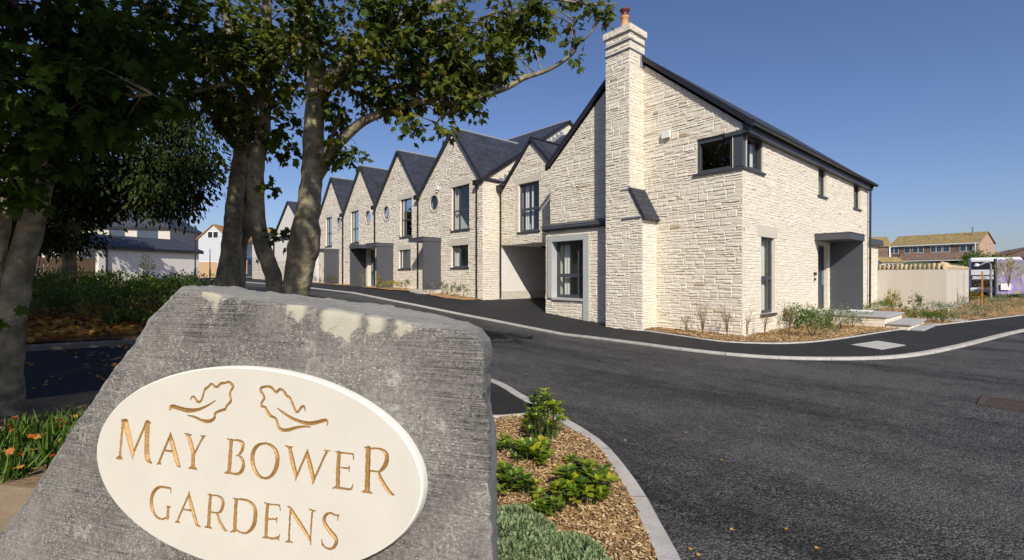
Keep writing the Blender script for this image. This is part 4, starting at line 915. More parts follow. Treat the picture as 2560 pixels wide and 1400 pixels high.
def crown(parent, blobs, skel, m_, leaf=.13, per=11, cr=.2, tmpl=MAPLE, twigs=True, droop=.5, twr=.006, name='crown', flat=.8):
    PP, TT, NN, SS, TN = [], [], [], [], []; tw = MB()
    sk = [Vector(p) for p in skel]
    for (px, py, D, rx, ry, rd, cnt) in blobs:
        c = P(px, py, D); ax = rx/FPX*D; ay = ry/FPX*D
        for _ in range(cnt):
            while True:
                q = rg.uniform(-1, 1, 3)
                if q@q <= 1: break
            cc = c+right*float(q[0]*ax)+upv*float(q[1]*ay)+fwd*float(q[2]*rd)
            if twigs and sk and rg.random() < .75:
                nb = sorted(sk, key=lambda s_: (s_-cc).length_squared)[rg.integers(0, 12)]
                if (nb-cc).length < .6:
                    mid = nb.lerp(cc, .5)+Vector(rdir()*.06)+Vector((0, 0, .06)); tw.tube([nb, mid, cc], [twr*1.6, twr*1.1, twr*.6], 4, caps=False)
            base = rg.normal(.42, .16)
            out = (cc-c); out = np.array(out)/(out.length+.01)
            for _k in range(per):
                o = rdir(-.9, .7)*cr*rg.uniform(.2, 1); p = np.array(cc)+o
                t = o/np.linalg.norm(o)*.6+rdir()*.5+np.array([0, 0, -droop])+out*.2; n_ = np.array([0, 0, flat])+rdir()*.75+np.array([-.25, -.35, 0])
                PP.append(p); TT.append(t); NN.append(n_); SS.append(leaf*rg.uniform(.6, 1.2)); TN.append(min(1, max(0, base+rg.normal(0, .16))))
    if twigs and tw.v: tw.build('twigs', M_branch, parent)
    return leafmesh(name, PP, TT, NN, SS, TN, tmpl, m_, parent)
def limb(mb, pts, n=12, jit=.16, sub=4):
    # pts: (px,py,D,radius_px)
    q = [(P(a, b, D), r/FPX*D) for a, b, D, r in pts]; P3 = []; RR = []
    for i in range(len(q)-1):
        p0, p1, p2, p3 = q[max(i-1, 0)][0], q[i][0], q[i+1][0], q[min(i+2, len(q)-1)][0]
        for k in range(sub):
            t = k/sub; P3.append(.5*((2*p1)+(-p0+p2)*t+(2*p0-5*p1+4*p2-p3)*t*t+(-p0+3*p1-3*p2+p3)*t**3)); RR.append(q[i][1]*(1-t)+q[i+1][1]*t)
    P3.append(q[-1][0]); RR.append(q[-1][1]); mb.tube(P3, RR, n, jit=jit); return P3
def tree(name, label, base, trunks, branches, blobs, m_=None, group=None, **kw):
    t = empty(name, base, label, 'tree', group); sk = []
    mb = MB()
    for l in trunks: sk += limb(mb, [(a, b, c, r*.765) for a, b, c, r in l], 20, .13, 7)
    mb.build('trunk', M_bark_t, t, smooth=True, uv=False)
    for l in branches: b = MB(); sk += limb(b, [(a, c, e, r*.9) for a, c, e, r in l], 8, .14); b.build('branch', M_branch if l[0][3] < 16 else M_bark_t, t, smooth=True, uv=False)
    if blobs: crown(t, blobs, [p for p in sk if p.z > 2.2], m_ or M_syc, **kw)
    return t
b0 = ground_at(742, 6.3)
yg = lambda D, px: HZ+FPX*(ZC-ground_at(px, D).z+.05)/D
tree('sycamore_tree', 'tree with the thickest knotted trunk, forking low with long limbs toward the chimney', b0,
 [[(740, yg(6.3, 740), 6.3, 62), (741, 760, 6.3, 39), (744, 700, 6.3, 40), (757, 630, 6.3, 49), (764, 590, 6.3, 47), (767, 545, 6.3, 37), (777, 470, 6.3, 33), (783, 400, 6.3, 32), (785, 310, 6.3, 31), (791, 235, 6.3, 32), (786, 150, 6.35, 20), (778, 60, 6.4, 17), (770, -60, 6.5, 14), (765, -180, 6.6, 11)]],
 [[(790, 250, 6.3, 26), (820, 205, 6.25, 25), (872, 160, 6.2, 22), (905, 125, 6.2, 20), (960, 75, 6.1, 16), (1020, 40, 6.0, 14), (1110, 8, 5.9, 12), (1200, -60, 5.8, 8)],
  [(790, 440, 6.3, 20), (815, 402, 6.25, 17), (850, 355, 6.2, 15), (905, 305, 6.15, 13), (960, 282, 6.1, 11), (1040, 255, 6.0, 10), (1130, 258, 5.95, 8), (1205, 240, 5.9, 8), (1262, 222, 5.85, 7), (1310, 195, 5.8, 7), (1370, 175, 5.8, 6), (1425, 140, 5.75, 5), (1445, 110, 5.7, 3.5), (1475, 85, 5.7, 2.5), (1503, 45, 5.7, 2)],
  [(945, 292, 6.12, 9), (985, 262, 6.1, 8), (1030, 210, 6.1, 6), (1075, 165, 6.1, 4)],
  [(960, 75, 6.1, 9), (1000, 60, 6.2, 7), (1060, 30, 6.3, 5), (1130, 25, 6.3, 4)],
  [(780, 60, 6.4, 8), (740, 130, 6.3, 6), (705, 190, 6.2, 4)],
  [(818, 395, 6.2, 8), (822, 360, 6.2, 7), (850, 300, 6.1, 4)],
  [(1150, 95, 6.0, 4), (1210, 45, 5.95, 4), (1255, 30, 5.9, 3), (1300, 60, 5.9, 2)],
  [(1425, 140, 5.75, 3), (1432, 100, 5.7, 2.4), (1430, 60, 5.7, 1.6), (1455, 30, 5.7, 1)],
  [(1060, -20, 5.9, 6), (1280, -15, 5.8, 5), (1430, 5, 5.75, 3.5), (1500, 12, 5.7, 3), (1548, 8, 5.7, 1.5)],
  [(1180, 255, 5.95, 3), (1110, 290, 5.9, 2.5), (1090, 310, 5.9, 2)]],
 [(930, 60, 6.2, 170, 75, .9, 62), (1090, 60, 6.0, 150, 75, .8, 60), (1010, 165, 6.1, 170, 62, .8, 62), (1150, 150, 6.0, 130, 55, .7, 48), (1270, 40, 5.9, 85, 50, .5, 20), (1235, 165, 5.9, 75, 30, .4, 14), (1255, 110, 5.9, 60, 50, .4, 9),
  (1080, 232, 6.0, 110, 32, .5, 30), (1160, 228, 5.95, 60, 28, .4, 10), (900, 235, 6.2, 95, 60, .6, 22), (1020, 315, 6.0, 45, 25, .3, 5), (1110, 318, 5.9, 24, 14, .2, 3), (1165, 262, 5.9, 45, 18, .3, 5), (880, 385, 6.1, 30, 28, .2, 5), (840, 300, 6.1, 25, 60, .2, 6), (820, 395, 6.1, 14, 30, .2, 2), (985, 270, 6.1, 70, 30, .3, 10),
  (1335, 62, 5.85, 36, 62, .3, 7), (1345, 15, 5.85, 45, 25, .3, 6), (1430, 75, 5.7, 12, 45, .1, 3), (1436, 135, 5.7, 12, 18, .1, 1), (1510, 32, 5.7, 26, 16, .1, 4), (1440, 2, 5.75, 60, 10, .2, 3), (820, 120, 6.3, 90, 90, .6, 24)], leaf=.102, per=12, cr=.17)
tree('sycamore_tree', 'middle tree with a slender leaning pale trunk curving right at its foot', ground_at(690, 6.7),
 [[(698, yg(6.7, 700), 6.7, 30), (687, 725, 6.7, 25), (672, 660, 6.7, 25), (652, 600, 6.7, 25), (640, 520, 6.7, 25), (640, 420, 6.7, 25), (652, 360, 6.7, 22), (662, 300, 6.7, 18), (664, 200, 6.6, 16), (668, 100, 6.5, 15), (666, 0, 6.4, 14), (660, -120, 6.3, 12)]],
 [[(655, 330, 6.7, 9), (610, 230, 6.5, 7), (570, 210, 6.3, 6), (480, 230, 6.1, 4)], [(664, 200, 6.6, 8), (720, 130, 6.5, 6), (760, 60, 6.5, 4)], [(640, 400, 6.7, 10), (610, 330, 6.8, 9), (560, 220, 6.9, 6)]],
 [(650, 60, 6.5, 150, 75, .9, 50), (690, 180, 6.5, 90, 70, .6, 30), (560, 200, 6.4, 120, 60, .7, 34), (610, 130, 6.4, 130, 60, .7, 34), (690, 300, 6.6, 45, 55, .4, 12), (705, 360, 6.6, 26, 50, .3, 6), (693, 590, 6.6, 9, 18, .08, 2), (665, 440, 6.6, 16, 30, .2, 2), (590, 290, 6.5, 50, 45, .3, 9)], leaf=.108, per=11, cr=.18)
tree('sycamore_tree', 'twin-stemmed tree whose two dark trunks cross left of the curved pale one', ground_at(575, 7.3),
 [[(560, yg(7.3, 560), 7.3, 44), (566, 720, 7.3, 34), (575, 650, 7.3, 31), (582, 580, 7.3, 28), (588, 500, 7.3, 26), (598, 420, 7.3, 24), (606, 350, 7.3, 23), (612, 280, 7.2, 18), (590, 150, 7.0, 14), (560, 0, 6.9, 12), (540, -100, 6.8, 10)],
  [(590, yg(7.8, 590), 7.8, 38), (590, 640, 7.8, 30), (606, 570, 7.7, 33), (618, 500, 7.6, 30), (622, 430, 7.5, 22), (612, 360, 7.4, 20), (640, 250, 7.4, 16), (720, 100, 7.4, 12), (760, -20, 7.3, 10)]],
 [[(600, 380, 7.3, 10), (555, 330, 7.1, 7), (480, 220, 6.8, 5), (380, 180, 6.5, 4)], [(590, 150, 7.0, 8), (500, 80, 6.8, 6), (400, 40, 6.5, 4)]],
 [(500, 60, 6.8, 160, 80, .9, 54), (460, 170, 6.7, 110, 60, .7, 32), (400, 90, 6.5, 120, 80, .7, 34), (560, 290, 6.9, 60, 50, .4, 14), (500, 250, 6.8, 70, 30, .4, 12), (640, 350, 7.0, 40, 40, .3, 6), (760, 150, 7.4, 80, 120, .6, 22)], leaf=.115, per=11, cr=.2)
LEFT_TREE = tree('sycamore_tree', 'large-leaved tree nearest the camera at the left with a leaning grey trunk', ground_at(10, 5.2),
 [[(2, yg(5.2, 5), 5.2, 62), (14, 950, 5.2, 42), (30, 800, 5.2, 38), (48, 680, 5.2, 36), (78, 560, 5.2, 34), (105, 440, 5.2, 30), (118, 360, 5.2, 27), (130, 260, 5.1, 22), (150, 130, 5.0, 20), (170, 0, 4.9, 18), (190, -120, 4.8, 14)],
  [(-40, yg(5.8, -40), 5.8, 24), (-12, 700, 5.8, 20), (10, 560, 5.7, 18), (20, 470, 5.6, 16), (10, 380, 5.5, 14), (-20, 250, 5.3, 12)]],
 [[(120, 350, 5.2, 12), (190, 280, 4.8, 9), (280, 250, 4.5, 6), (380, 235, 4.2, 4)], [(150, 130, 5.0, 10), (80, 60, 4.5, 7), (20, 0, 4.2, 5)], [(170, 0, 4.9, 12), (260, -60, 4.5, 8), (360, -80, 4.0, 6)]],
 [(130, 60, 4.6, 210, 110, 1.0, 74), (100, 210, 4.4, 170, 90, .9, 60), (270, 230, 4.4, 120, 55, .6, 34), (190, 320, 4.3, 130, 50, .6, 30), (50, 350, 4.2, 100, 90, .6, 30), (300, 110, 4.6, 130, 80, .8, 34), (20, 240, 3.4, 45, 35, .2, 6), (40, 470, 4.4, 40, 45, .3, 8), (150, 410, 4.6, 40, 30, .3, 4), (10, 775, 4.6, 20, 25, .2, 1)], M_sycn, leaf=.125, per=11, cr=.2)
tree('ash_tree', 'broad fine-leaved tree drooping over the roof of the white garage', ground_at(170, 15),
 [[(170, yg(15, 170), 15, 22), (175, 640, 15, 18), (190, 540, 15, 16), (215, 440, 15, 13), (250, 340, 15, 10), (280, 220, 15, 8)]],
 [[(200, 500, 15, 7), (290, 440, 14.6, 5), (400, 410, 14.2, 3), (500, 390, 14, 1.5)], [(230, 400, 15, 6), (320, 350, 14.6, 4), (450, 320, 14.2, 2)], [(190, 540, 15, 6), (280, 520, 14.4, 4), (380, 520, 14, 2)], [(600, 560, 14, 0.8), (572, 520, 14, 0.8), (560, 480, 14, 0.6)]],
 [(230, 400, 15, 140, 110, 2.2, 130), (360, 380, 14.5, 120, 90, 1.8, 110), (460, 400, 14.2, 70, 40, 1.2, 40), (430, 480, 14, 70, 35, 1, 34), (330, 470, 14.3, 110, 50, 1.3, 70), (190, 500, 14.8, 130, 50, 1.6, 80), (500, 430, 14, 40, 18, .6, 10), (405, 515, 14, 50, 14, .8, 8), (450, 520, 14, 20, 18, .5, 4), (100, 560, 15, 90, 35, 1.5, 40), (480, 330, 14.3, 55, 50, 1, 24), (90, 450, 15, 90, 120, 2, 70), (430, 290, 14.4, 70, 40, 1, 26), (320, 200, 15, 140, 110, 1.5, 90), (140, 600, 14.8, 90, 14, 1, 24)], M_fine, leaf=.17, per=34, cr=.62, tmpl=OVAL, twr=.012, droop=.9, flat=.5)
# unseen leaf clouds added to the left tree to shade trunks and crowns
def cloud(parent, balls, dens, lo, hi, m_, name='crown'):
    PP, SS = [], []
    for (x, y, z, r_) in balls:
        for _ in range(int(dens*r_*r_)):
            while True:
                q = rg.uniform(-1, 1, 3)
                if q@q <= 1: break
            PP.append(np.array((x, y, z))+q*r_*np.array([1, 1, .8])); SS.append(rg.uniform(lo, hi))
    return leafmesh(name, PP, [rdir() for _ in PP], [rdir(.2, 1) for _ in PP], SS, rg.uniform(0, 1, len(PP)), MAPLE, m_, parent)
cloud(LEFT_TREE, [(-1.7, 4.4, 7.6, 1.2), (-.2, 3.4, 6.3, .9), (1.0, 3.9, 7.4, .8), (-1.6, 9.2, 9.0, 1.9), (-2.0, 2.0, 6.3, .9), (-.9, 6.6, 8.6, 1.3), (-2.6, 2.0, 7.3, 1.5), (-3.4, .7, 6.6, 1.4), (-1.4, 5.6, 6.4, 1.0), (-2.9, 4.6, 3.6, .9), (-3.6, 3.2, 4.6, 1.0)], 560, .12, .2, M_syc, 'added_shade_crown')
# trees standing left of the frame whose shade falls over the garden
OFF = [(-3.9, 3.6, 5.2, 1.5), (-4.6, 6.6, 5.4, 2.2), (-5.4, 10.8, 5.8, 2.6), (-6.5, 15.5, 6.5, 3.0), (-4.0, 14.6, 8.6, 2.6), (-7.8, 6.2, 6.5, 2.6), (-7.5, 11, 7.2, 2.8), (-4.4, 8.6, 7.0, 2.0)]
for i, (x, y, z, r_) in enumerate(OFF):
    t = empty('roadside_tree', (x, y, 0), 'leafy tree standing out of frame left of the footway', 'tree', 'trees left of the picture')
    k = MB(); k.tube([(x, y, 0), (x+.1, y, z*.5), (x, y+.1, z)], [.2, .15, .06], 8); k.build('trunk', M_bark_t, t, smooth=True); cloud(t, [(x, y, z, r_), (x+.3, y+.3, z-1.2, r_*.75)], 330, .16, .28, M_syc)

# ================================================================ PLANTS
M_gloss = leafmat('glossy_green_leaves', [(.04, .08, .008), (.09, .16, .012), (.18, .26, .015), (.36, .38, .02)], .3, .35, .5)
M_sage = leafmat('sage_green_foliage', [(.05, .08, .035), (.10, .15, .065), (.17, .23, .11), (.26, .32, .17)], .15, .7, .2)
M_shrub = leafmat('shrub_leaves', [(.03, .055, .012), (.06, .11, .02), (.10, .17, .025), (.17, .24, .03)], .3)
M_greyleaf = leafmat('grey_green_leaves', [(.09, .12, .07), (.14, .18, .10), (.20, .24, .14), (.28, .31, .2)], .2, .7, .2)
M_dry = leafmat('dry_twigs', [(.14, .08, .04), (.22, .14, .07), (.32, .22, .12)], .1, .8, .2)
M_grass = leafmat('grass_blades', [(.035, .08, .010), (.07, .15, .015), (.13, .24, .03), (.26, .28, .07)], .35, .6, .3)
M_yel = leafmat('yellowing_leaves', [(.10, .12, .01), (.28, .24, .02), (.42, .32, .03)], .3)
M_fall = leafmat('fallen_leaves', [(.20, .07, .02), (.38, .17, .03), (.50, .27, .05), (.55, .38, .12)], .2, .7, .2)
M_chip = mat('wood_chips', (.4, .25, .1), .9, tone=1, tcol=[(0, (.09, .055, .03)), (.3, (.24, .145, .07)), (.65, (.40, .27, .13)), (1, (.64, .50, .29))], var=.15, vscale=40, spec=.2)

def rosette_plant(name, label, c, rx, ry, n, m_, leaf=.055, hgt=.16, group=None, cat='plant'):
    n = int(n*1.35); hgt *= 1.25; t = empty(name, c, label, cat, group); st = MB(); PP, TT, NN, SS, TN = [], [], [], [], []
    for _ in range(n):
        a = rg.uniform(0, 6.28); r = math.sqrt(rg.uniform(0, 1)); x, y = c.x+rx*r*math.cos(a), c.y+ry*r*math.sin(a)
        h = hgt*rg.uniform(.45, 1)*(1-.4*r*r); top = Vector((x+rg.normal(0, .02), y+rg.normal(0, .02), c.z+h)); st.tube([(x*.7+c.x*.3, y*.7+c.y*.3, c.z-.02), (x, y, c.z+h*.6), top], [.004, .003, .003], 4, caps=False)
        tone = min(1, max(0, rg.normal(.5, .25))); k = rg.integers(7, 11)
        for j in range(k+3):
            an = 6.28*j/k+rg.uniform(-.3, .3); el = rg.uniform(.05, .6) if j < k else rg.uniform(.8, 1.4)
            d = np.array([math.cos(an)*math.cos(el), math.sin(an)*math.cos(el), math.sin(el)])
            PP.append(np.array(top)+d*.004-np.array([0, 0, .01*(j % 3)])); TT.append(d); NN.append(np.array([-math.cos(an)*math.sin(el), -math.sin(an)*math.sin(el), math.cos(el)])+rdir()*.25); SS.append(leaf*rg.uniform(.7, 1.15)*(1 if j < k else .55)); TN.append(min(1, max(0, tone+rg.normal(0, .1)+(.15 if j >= k else 0))))
    st.build('stems', M_shrub, t, uv=False)
    leafmesh('leaves', PP, TT, NN, SS, TN, (np.array(OVAL[0])*[1.6, 1, 1], OVAL[1]), m_, t); return t
def bush(name, label, c, rx, rz, n, m_, leaf, tmpl=OVAL, group=None, up=.4, cat='plant', stems=5, ry=None, sr=.006, hollow=.5):
    t = empty(name, c, label, cat, group); ry = ry or rx; PP, TT, NN, SS, TN = [], [], [], [], []
    if stems:
        st = MB()
        for _ in range(stems):
            d = rdir(.3, 1); q = Vector((c.x+d[0]*rx*.8, c.y+d[1]*ry*.8, c.z+rz*(.5+.45*d[2]))); st.tube([(c.x, c.y, c.z-.03), (c.x+d[0]*rx*.3, c.y+d[1]*ry*.3, c.z+rz*.4), q], [sr*1.5, sr, sr*.5], 4, caps=False)
        st.build('stems', M_branch, t, uv=False)
    nc = max(4, n//14); cen = []
    for _ in range(nc):
        d = rdir(-.35, 1); r = rg.uniform(hollow, 1)**.6; cen.append((np.array([d[0]*rx*r, d[1]*ry*r, rz*(.5+.5*d[2]*r)]), rg.normal(.45, .18)))
    for i in range(n):
        q, tn = cen[i % nc]; p = np.array(c)+q+rg.normal(0, 1, 3)*np.array([rx, ry, rz])*.13; p[2] = max(p[2], c.z-.01)
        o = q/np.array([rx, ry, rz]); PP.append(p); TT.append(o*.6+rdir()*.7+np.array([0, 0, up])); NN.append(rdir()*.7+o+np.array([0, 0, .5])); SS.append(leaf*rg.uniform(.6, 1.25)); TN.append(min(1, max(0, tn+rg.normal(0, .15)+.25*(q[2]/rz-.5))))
    leafmesh('foliage', PP, TT, NN, SS, TN, tmpl, m_, t); return t
def twiggy(name, label, c, h, r, n, group=None, tufts=0):
    t = empty(name, c, label, 'plant', group); st = MB(); PP = []
    for _ in range(n):
        d = rdir(.5, 1); e = Vector((c.x+d[0]*r, c.y+d[1]*r, c.z+h*rg.uniform(.5, 1))); mdl = Vector((c.x+d[0]*r*.3, c.y+d[1]*r*.3, c.z+h*.4)); st.tube([c, mdl, e], [.006, .004, .002], 4, caps=False)
        for _k in range(4):
            s0 = mdl.lerp(e, rg.uniform(.1, .9)); d2 = rdir(.2, 1)*h*.22; st.tube([s0, s0+Vector(d2)], [.003, .0015], 3, caps=False); PP.append(np.array(s0)+d2)
    st.build('stems', M_dry, t, uv=False)
    leafmesh('leaves', PP, [rdir(0, 1) for _ in PP], [rdir() for _ in PP], rg.uniform(.02, .045, len(PP)), rg.uniform(0, 1, len(PP)), OVAL, M_dry, t); return t
def at(px, py, off=.13):
    z = .1+off
    for _ in range(6): p = onZ(px, py, z); z = zf(p.x, p.y)+off
    return p
# foreground bed
rosette_plant('evergreen_plant', 'glossy evergreen plant at the sharp tip of the foreground bed against the kerb', at(1358, 1095, .1), .2, .17, 44, M_gloss, .058, .36)
rosette_plant('evergreen_plant', 'glossy evergreen plant just below the one at the bed tip', at(1330, 1165, .09), .17, .13, 26, M_gloss, .065, .16)
rosette_plant('evergreen_plant', 'largest bright glossy evergreen, in the middle of the foreground bed', at(1462, 1245, .09), .23, .17, 42, M_gloss, .07, .19)
rosette_plant('evergreen_plant', 'bright evergreen tuft half hidden behind the right edge of the sign stone', at(1252, 1235, .09), .13, .16, 20, M_gloss, .065, .17)
rosette_plant('evergreen_plant', 'small darker evergreen sprig by the right edge of the sign stone, below the bed edging', at(1262, 1130, .09), .07, .1, 9, M_gloss, .05, .12)
rosette_plant('evergreen_plant', 'single young yellow-green rosette between the sage mounds and the largest evergreen', at(1325, 1258, .09), .06, .06, 5, M_gloss, .07, .15)
rosette_plant('evergreen_plant', 'low evergreen sprays poking out above the sage green mounds', at(1370, 1300, .09), .09, .06, 7, M_gloss, .06, .1)
rosette_plant('evergreen_plant', 'tiny evergreen seedling close to the inner side of the kerb', at(1420, 1160, .09), .04, .04, 3, M_gloss, .04, .07)
def mound(label, c, rx, ry, rz, n):
    t = empty('sage_shrub', c, label, 'shrub'); PP, TT, NN, SS, TN = [], [], [], [], []
    for _ in range(n):
        d = rdir(.02, 1); k = 1+.16*noise.noise(Vector(d)*3.5+Vector((c.x*9, 0, 0)))
        b_ = np.array([c.x+d[0]*rx*k, c.y+d[1]*ry*k, c.z+d[2]*rz*k]); up = d*.7+np.array([0, 0, .7])+rdir()*.25; up /= np.linalg.norm(up); tn = rg.normal(.5, .15)
        for j in range(7):
            p = b_+up*(j*.0055-.012); an = j*2.1+rg.uniform(0, .5); s_ = np.cross(up, rdir()); s_ /= np.linalg.norm(s_)+1e-6
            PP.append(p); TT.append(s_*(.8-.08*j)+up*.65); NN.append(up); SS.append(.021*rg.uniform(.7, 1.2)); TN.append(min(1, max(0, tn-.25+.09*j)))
    leafmesh('foliage', PP, TT, NN, SS, TN, (np.array(OVAL[0])*[1.3, 1, 1], OVAL[1]), M_sage, t)
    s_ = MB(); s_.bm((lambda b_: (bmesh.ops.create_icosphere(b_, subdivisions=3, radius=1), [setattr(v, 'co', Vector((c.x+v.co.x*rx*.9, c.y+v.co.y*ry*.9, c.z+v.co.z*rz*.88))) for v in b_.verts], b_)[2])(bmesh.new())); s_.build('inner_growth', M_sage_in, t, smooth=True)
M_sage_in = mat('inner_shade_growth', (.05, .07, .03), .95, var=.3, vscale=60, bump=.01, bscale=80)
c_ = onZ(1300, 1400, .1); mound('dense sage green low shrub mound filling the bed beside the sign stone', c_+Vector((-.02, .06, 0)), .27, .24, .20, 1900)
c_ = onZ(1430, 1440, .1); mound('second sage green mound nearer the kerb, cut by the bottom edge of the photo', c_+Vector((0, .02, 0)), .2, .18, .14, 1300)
# chips
def chips(name, pts, s0, s1, label):
    V, Fc, T = [], [], []
    for (x, y, z) in pts:
        L_, w_ = rg.uniform(s0, s1), rg.uniform(s0, s1)*.4; a = rg.uniform(0, 6.28); tl = rg.normal(0, .35); tl2 = rg.normal(0, .35)
        d = Vector((math.cos(a), math.sin(a), tl)).normalized(); e = Vector((-math.sin(a), math.cos(a), tl2)).normalized(); nn = d.cross(e)*.0022; c0 = Vector((x, y, z)); n = len(V)
        q = [c0+d*L_*.5+e*w_*.3, c0-d*L_*.4+e*w_*.5, c0-d*L_*.5-e*w_*.4, c0+d*L_*.4-e*w_*.5]
        V += [tuple(v+nn) for v in q]+[tuple(v-nn) for v in q]; Fc += [(n, n+1, n+2, n+3), (n, n+4, n+5, n+1), (n+1, n+5, n+6, n+2), (n+2, n+6, n+7, n+3), (n+3, n+7, n+4, n)]; T += [float(rg.beta(.9, .9))]*5
    mb = MB(); mb.v, mb.f, mb.t = V, Fc, T; o = mb.build(name, M_chip, uv=False); o['kind'] = 'stuff'; o['label'] = label; o['category'] = 'wood chips'
def inpoly(x, y, pts):
    c = False
    for (x1, y1), (x2, y2) in zip(pts, pts[1:]+pts[:1]):
        if (y1 > y) != (y2 > y) and x < (x2-x1)*(y-y1)/(y2-y1)+x1: c = not c
    return c
bedp = nbed+[(.6, .8), (1.2, 3.2), (1.8, 4.6), (1.9, 4.95)]+BEDE[::-1][1:-2]
pts = []
while len(pts) < 20000:
    x, y = rg.uniform(.9, 4.1), rg.uniform(.7, 4.9)
    if inpoly(x, y, bedp): pts.append((x, y, .10+.05*noise.noise((x*1.7, y*1.7, 0))+rg.uniform(0, .014)))
chips('wood_chips', pts, .009, .034, 'golden brown bark chips covering the foreground bed')
farbed = mule[:-2]+[(38, 2.8), (27.1, 2.8), (27.1, 5.2), (24, 5.2), (24, 5), (12.1, 5), (12.1, 7.4), (11.4, 7.45), (11.38, 8.7), (12, 8.75)]
pts = []
while len(pts) < 9000:
    x = 10.8+25*rg.uniform(0, 1)**1.6; y = rg.uniform(-1, 10)
    if inpoly(x, y, farbed): pts.append((x, y, zf(x, y)+.145+.03*noise.noise((x*1.7, y*1.7, 0))+rg.uniform(0, .02)))
chips('wood_chips', pts, .03, .08, 'bark chips covering the bed along the corner house')
# beds along the corner house
for px, py, h, r, n, lb in ((1716, 832, .5, .16, 9, 'pale dry stems against the stone wall, first from the chimney foot'), (1757, 838, .85, .22, 14, 'tallest bare twiggy shrub before the blind gable wall'), (1818, 840, .8, .2, 12, 'bare brown shrub left of the house corner under the corner window'),
                            (1868, 838, .75, .15, 8, 'bare shrub standing right at the stone corner of the house'), (1912, 840, .7, .12, 7, 'sparse bare shrub under the tall ground floor window'), (1973, 848, .95, .16, 10, 'bare stalky shrub between two leafy green ones')):
    twiggy('bare_shrub', lb, at(px, py), h, r, n)
for px, py, rx, rz, n, m_, lf, lb in ((1942, 820, .3, .45, 260, M_shrub, .06, 'loose green shrub at the right side of the tall window'), (1996, 822, .28, .5, 300, M_shrub, .06, 'upright green shrub left of the dark green one by the platform'), (2030, 842, .36, .55, 620, M_shrub, .06, 'fullest dark green shrub in front of the entrance platform'),
                                   (2046, 812, .3, .4, 300, M_greyleaf, .05, 'grey-green shrub behind the fullest dark green shrub'), (2104, 822, .28, .5, 420, M_greyleaf, .05, 'rounded olive shrub standing against the platform side'), (2131, 820, .2, .26, 200, M_greyleaf, .045, 'small grey lavender plant midway along the platform'), (2166, 814, .25, .34, 260, M_greyleaf, .045, 'grey lavender plant near the step end of the platform'),
                                   (2068, 836, .26, .2, 170, M_greyleaf, .04, 'low silver plant right of the dark green shrub'), (1738, 806, .1, .25, 40, M_greyleaf, .04, 'small weed tuft near the chimney base'), (1560, 806, .3, .22, 160, M_greyleaf, .04, 'low straggly weeds at the foot of the chimney'), (1648, 806, .2, .14, 90, M_shrub, .04, 'little green weed at the chimney corner')):
    bush('garden_shrub', lb, at(px, py), rx*1.25, rz*1.2, int(n*1.9), m_, lf)
# beds by the boundary wall
for px, py, rx, rz, n, m_, lf, lb in ((2232, 781, .22, .75, 200, M_yel, .08, 'yellow-green upright sapling by the rendered wall, beside the low wing'), (2287, 781, .2, .6, 130, M_shrub, .08, 'thin leafy sapling midway along the rendered wall'), (2257, 782, .14, .28, 70, M_shrub, .06, 'short plant between the two wall saplings'),
                                   (2308, 786, .28, .3, 150, M_greyleaf, .05, 'wispy grey plant near the wall, right of the thin sapling'), (2338, 785, .32, .4, 200, M_greyleaf, .05, 'wispy grey plant before the wall, left of the wall corner'), (2362, 784, .28, .35, 160, M_greyleaf, .05, 'grey plant at the corner of the rendered wall'),
                                   (2296, 805, .3, .32, 240, M_shrub, .06, 'green strappy plant right of the entrance step'), (2334, 806, .3, .25, 180, M_shrub, .06, 'low green clump in the middle of the small triangular bed'), (2357, 806, .28, .3, 200, M_shrub, .06, 'green clump at the right end of the triangular bed'),
                                   (2410, 785, .5, .4, 240, M_greyleaf, .06, 'grey shrub cluster below the cracked wall'), (2422, 800, .42, .25, 200, M_greyleaf, .05, 'silver plant near the path edge, left of the staked tree'), (2462, 790, .45, .4, 260, M_greyleaf, .06, 'grey shrub at the foot of the staked tree'), (2437, 765, .5, .5, 260, M_yel, .06, 'yellowing shrub at the end of the rendered wall'),
                                   (2500, 778, .5, .5, 300, M_greyleaf, .06, 'grey-green shrub in front of the notice board'), (2535, 768, .6, .5, 300, M_greyleaf, .06, 'shrub before the flowery hoarding at the photo edge'), (2556, 764, .6, .5, 200, M_shrub, .07, 'green shrub cut off by the right edge of the photo')):
    bush('border_plant', lb, at(px, py), rx*1.2, rz*1.15, int(n*1.8), m_, lf)
bush('low_hedge', 'strip of low green ground plants along the foot of the low wing', Vector((24.0, 4.6, .14)), 2.4, .42, 1400, M_shrub, .08, SLIM, ry=.3, stems=0, cat='hedge')
# beds along the terrace
for x, y, rx, rz, n, m_, lb in ((11.6, 16.1, .22, .5, 150, M_shrub, 'rosemary bush nearest the archway drainpipe'), (11.65, 16.85, .2, .45, 150, M_shrub, 'middle one of three spiky bushes under the nearest terrace window'), (11.6, 17.7, .28, .55, 200, M_shrub, 'largest spiky bush under the nearest terrace window'), (11.4, 18.35, .3, .4, 130, M_greyleaf, 'pale grasses beside the three steps'),
                             (11.3, 20.3, .25, .45, 140, M_shrub, 'dark bush left of the steps of the nearest terrace house'), (11.2, 21.8, .7, .35, 420, M_yel, 'golden yellow spreading plant below the second terrace window'), (11.1, 22.9, .16, .8, 110, M_yel, 'tall yellow-green sapling in front of a dark door'), (11.1, 24.6, .16, .75, 100, M_yel, 'tall pale sapling left of the dark paired door panels'),
                             (11.5, 30.2, .4, .55, 900, M_shrub, 'clipped round ball of box beside the fourth house drainpipe'), (11.5, 32.0, .3, .3, 90, M_shrub, 'small plant left of the clipped ball'), (11.5, 33.3, .5, .5, 160, M_greyleaf, 'straggly plants at the far corner of the terrace')):
    bush('front_garden_plant', lb, Vector((x, y, zf(x, y)+.13)), rx, rz, n, m_, .07 if n < 800 else .04, up=.8)

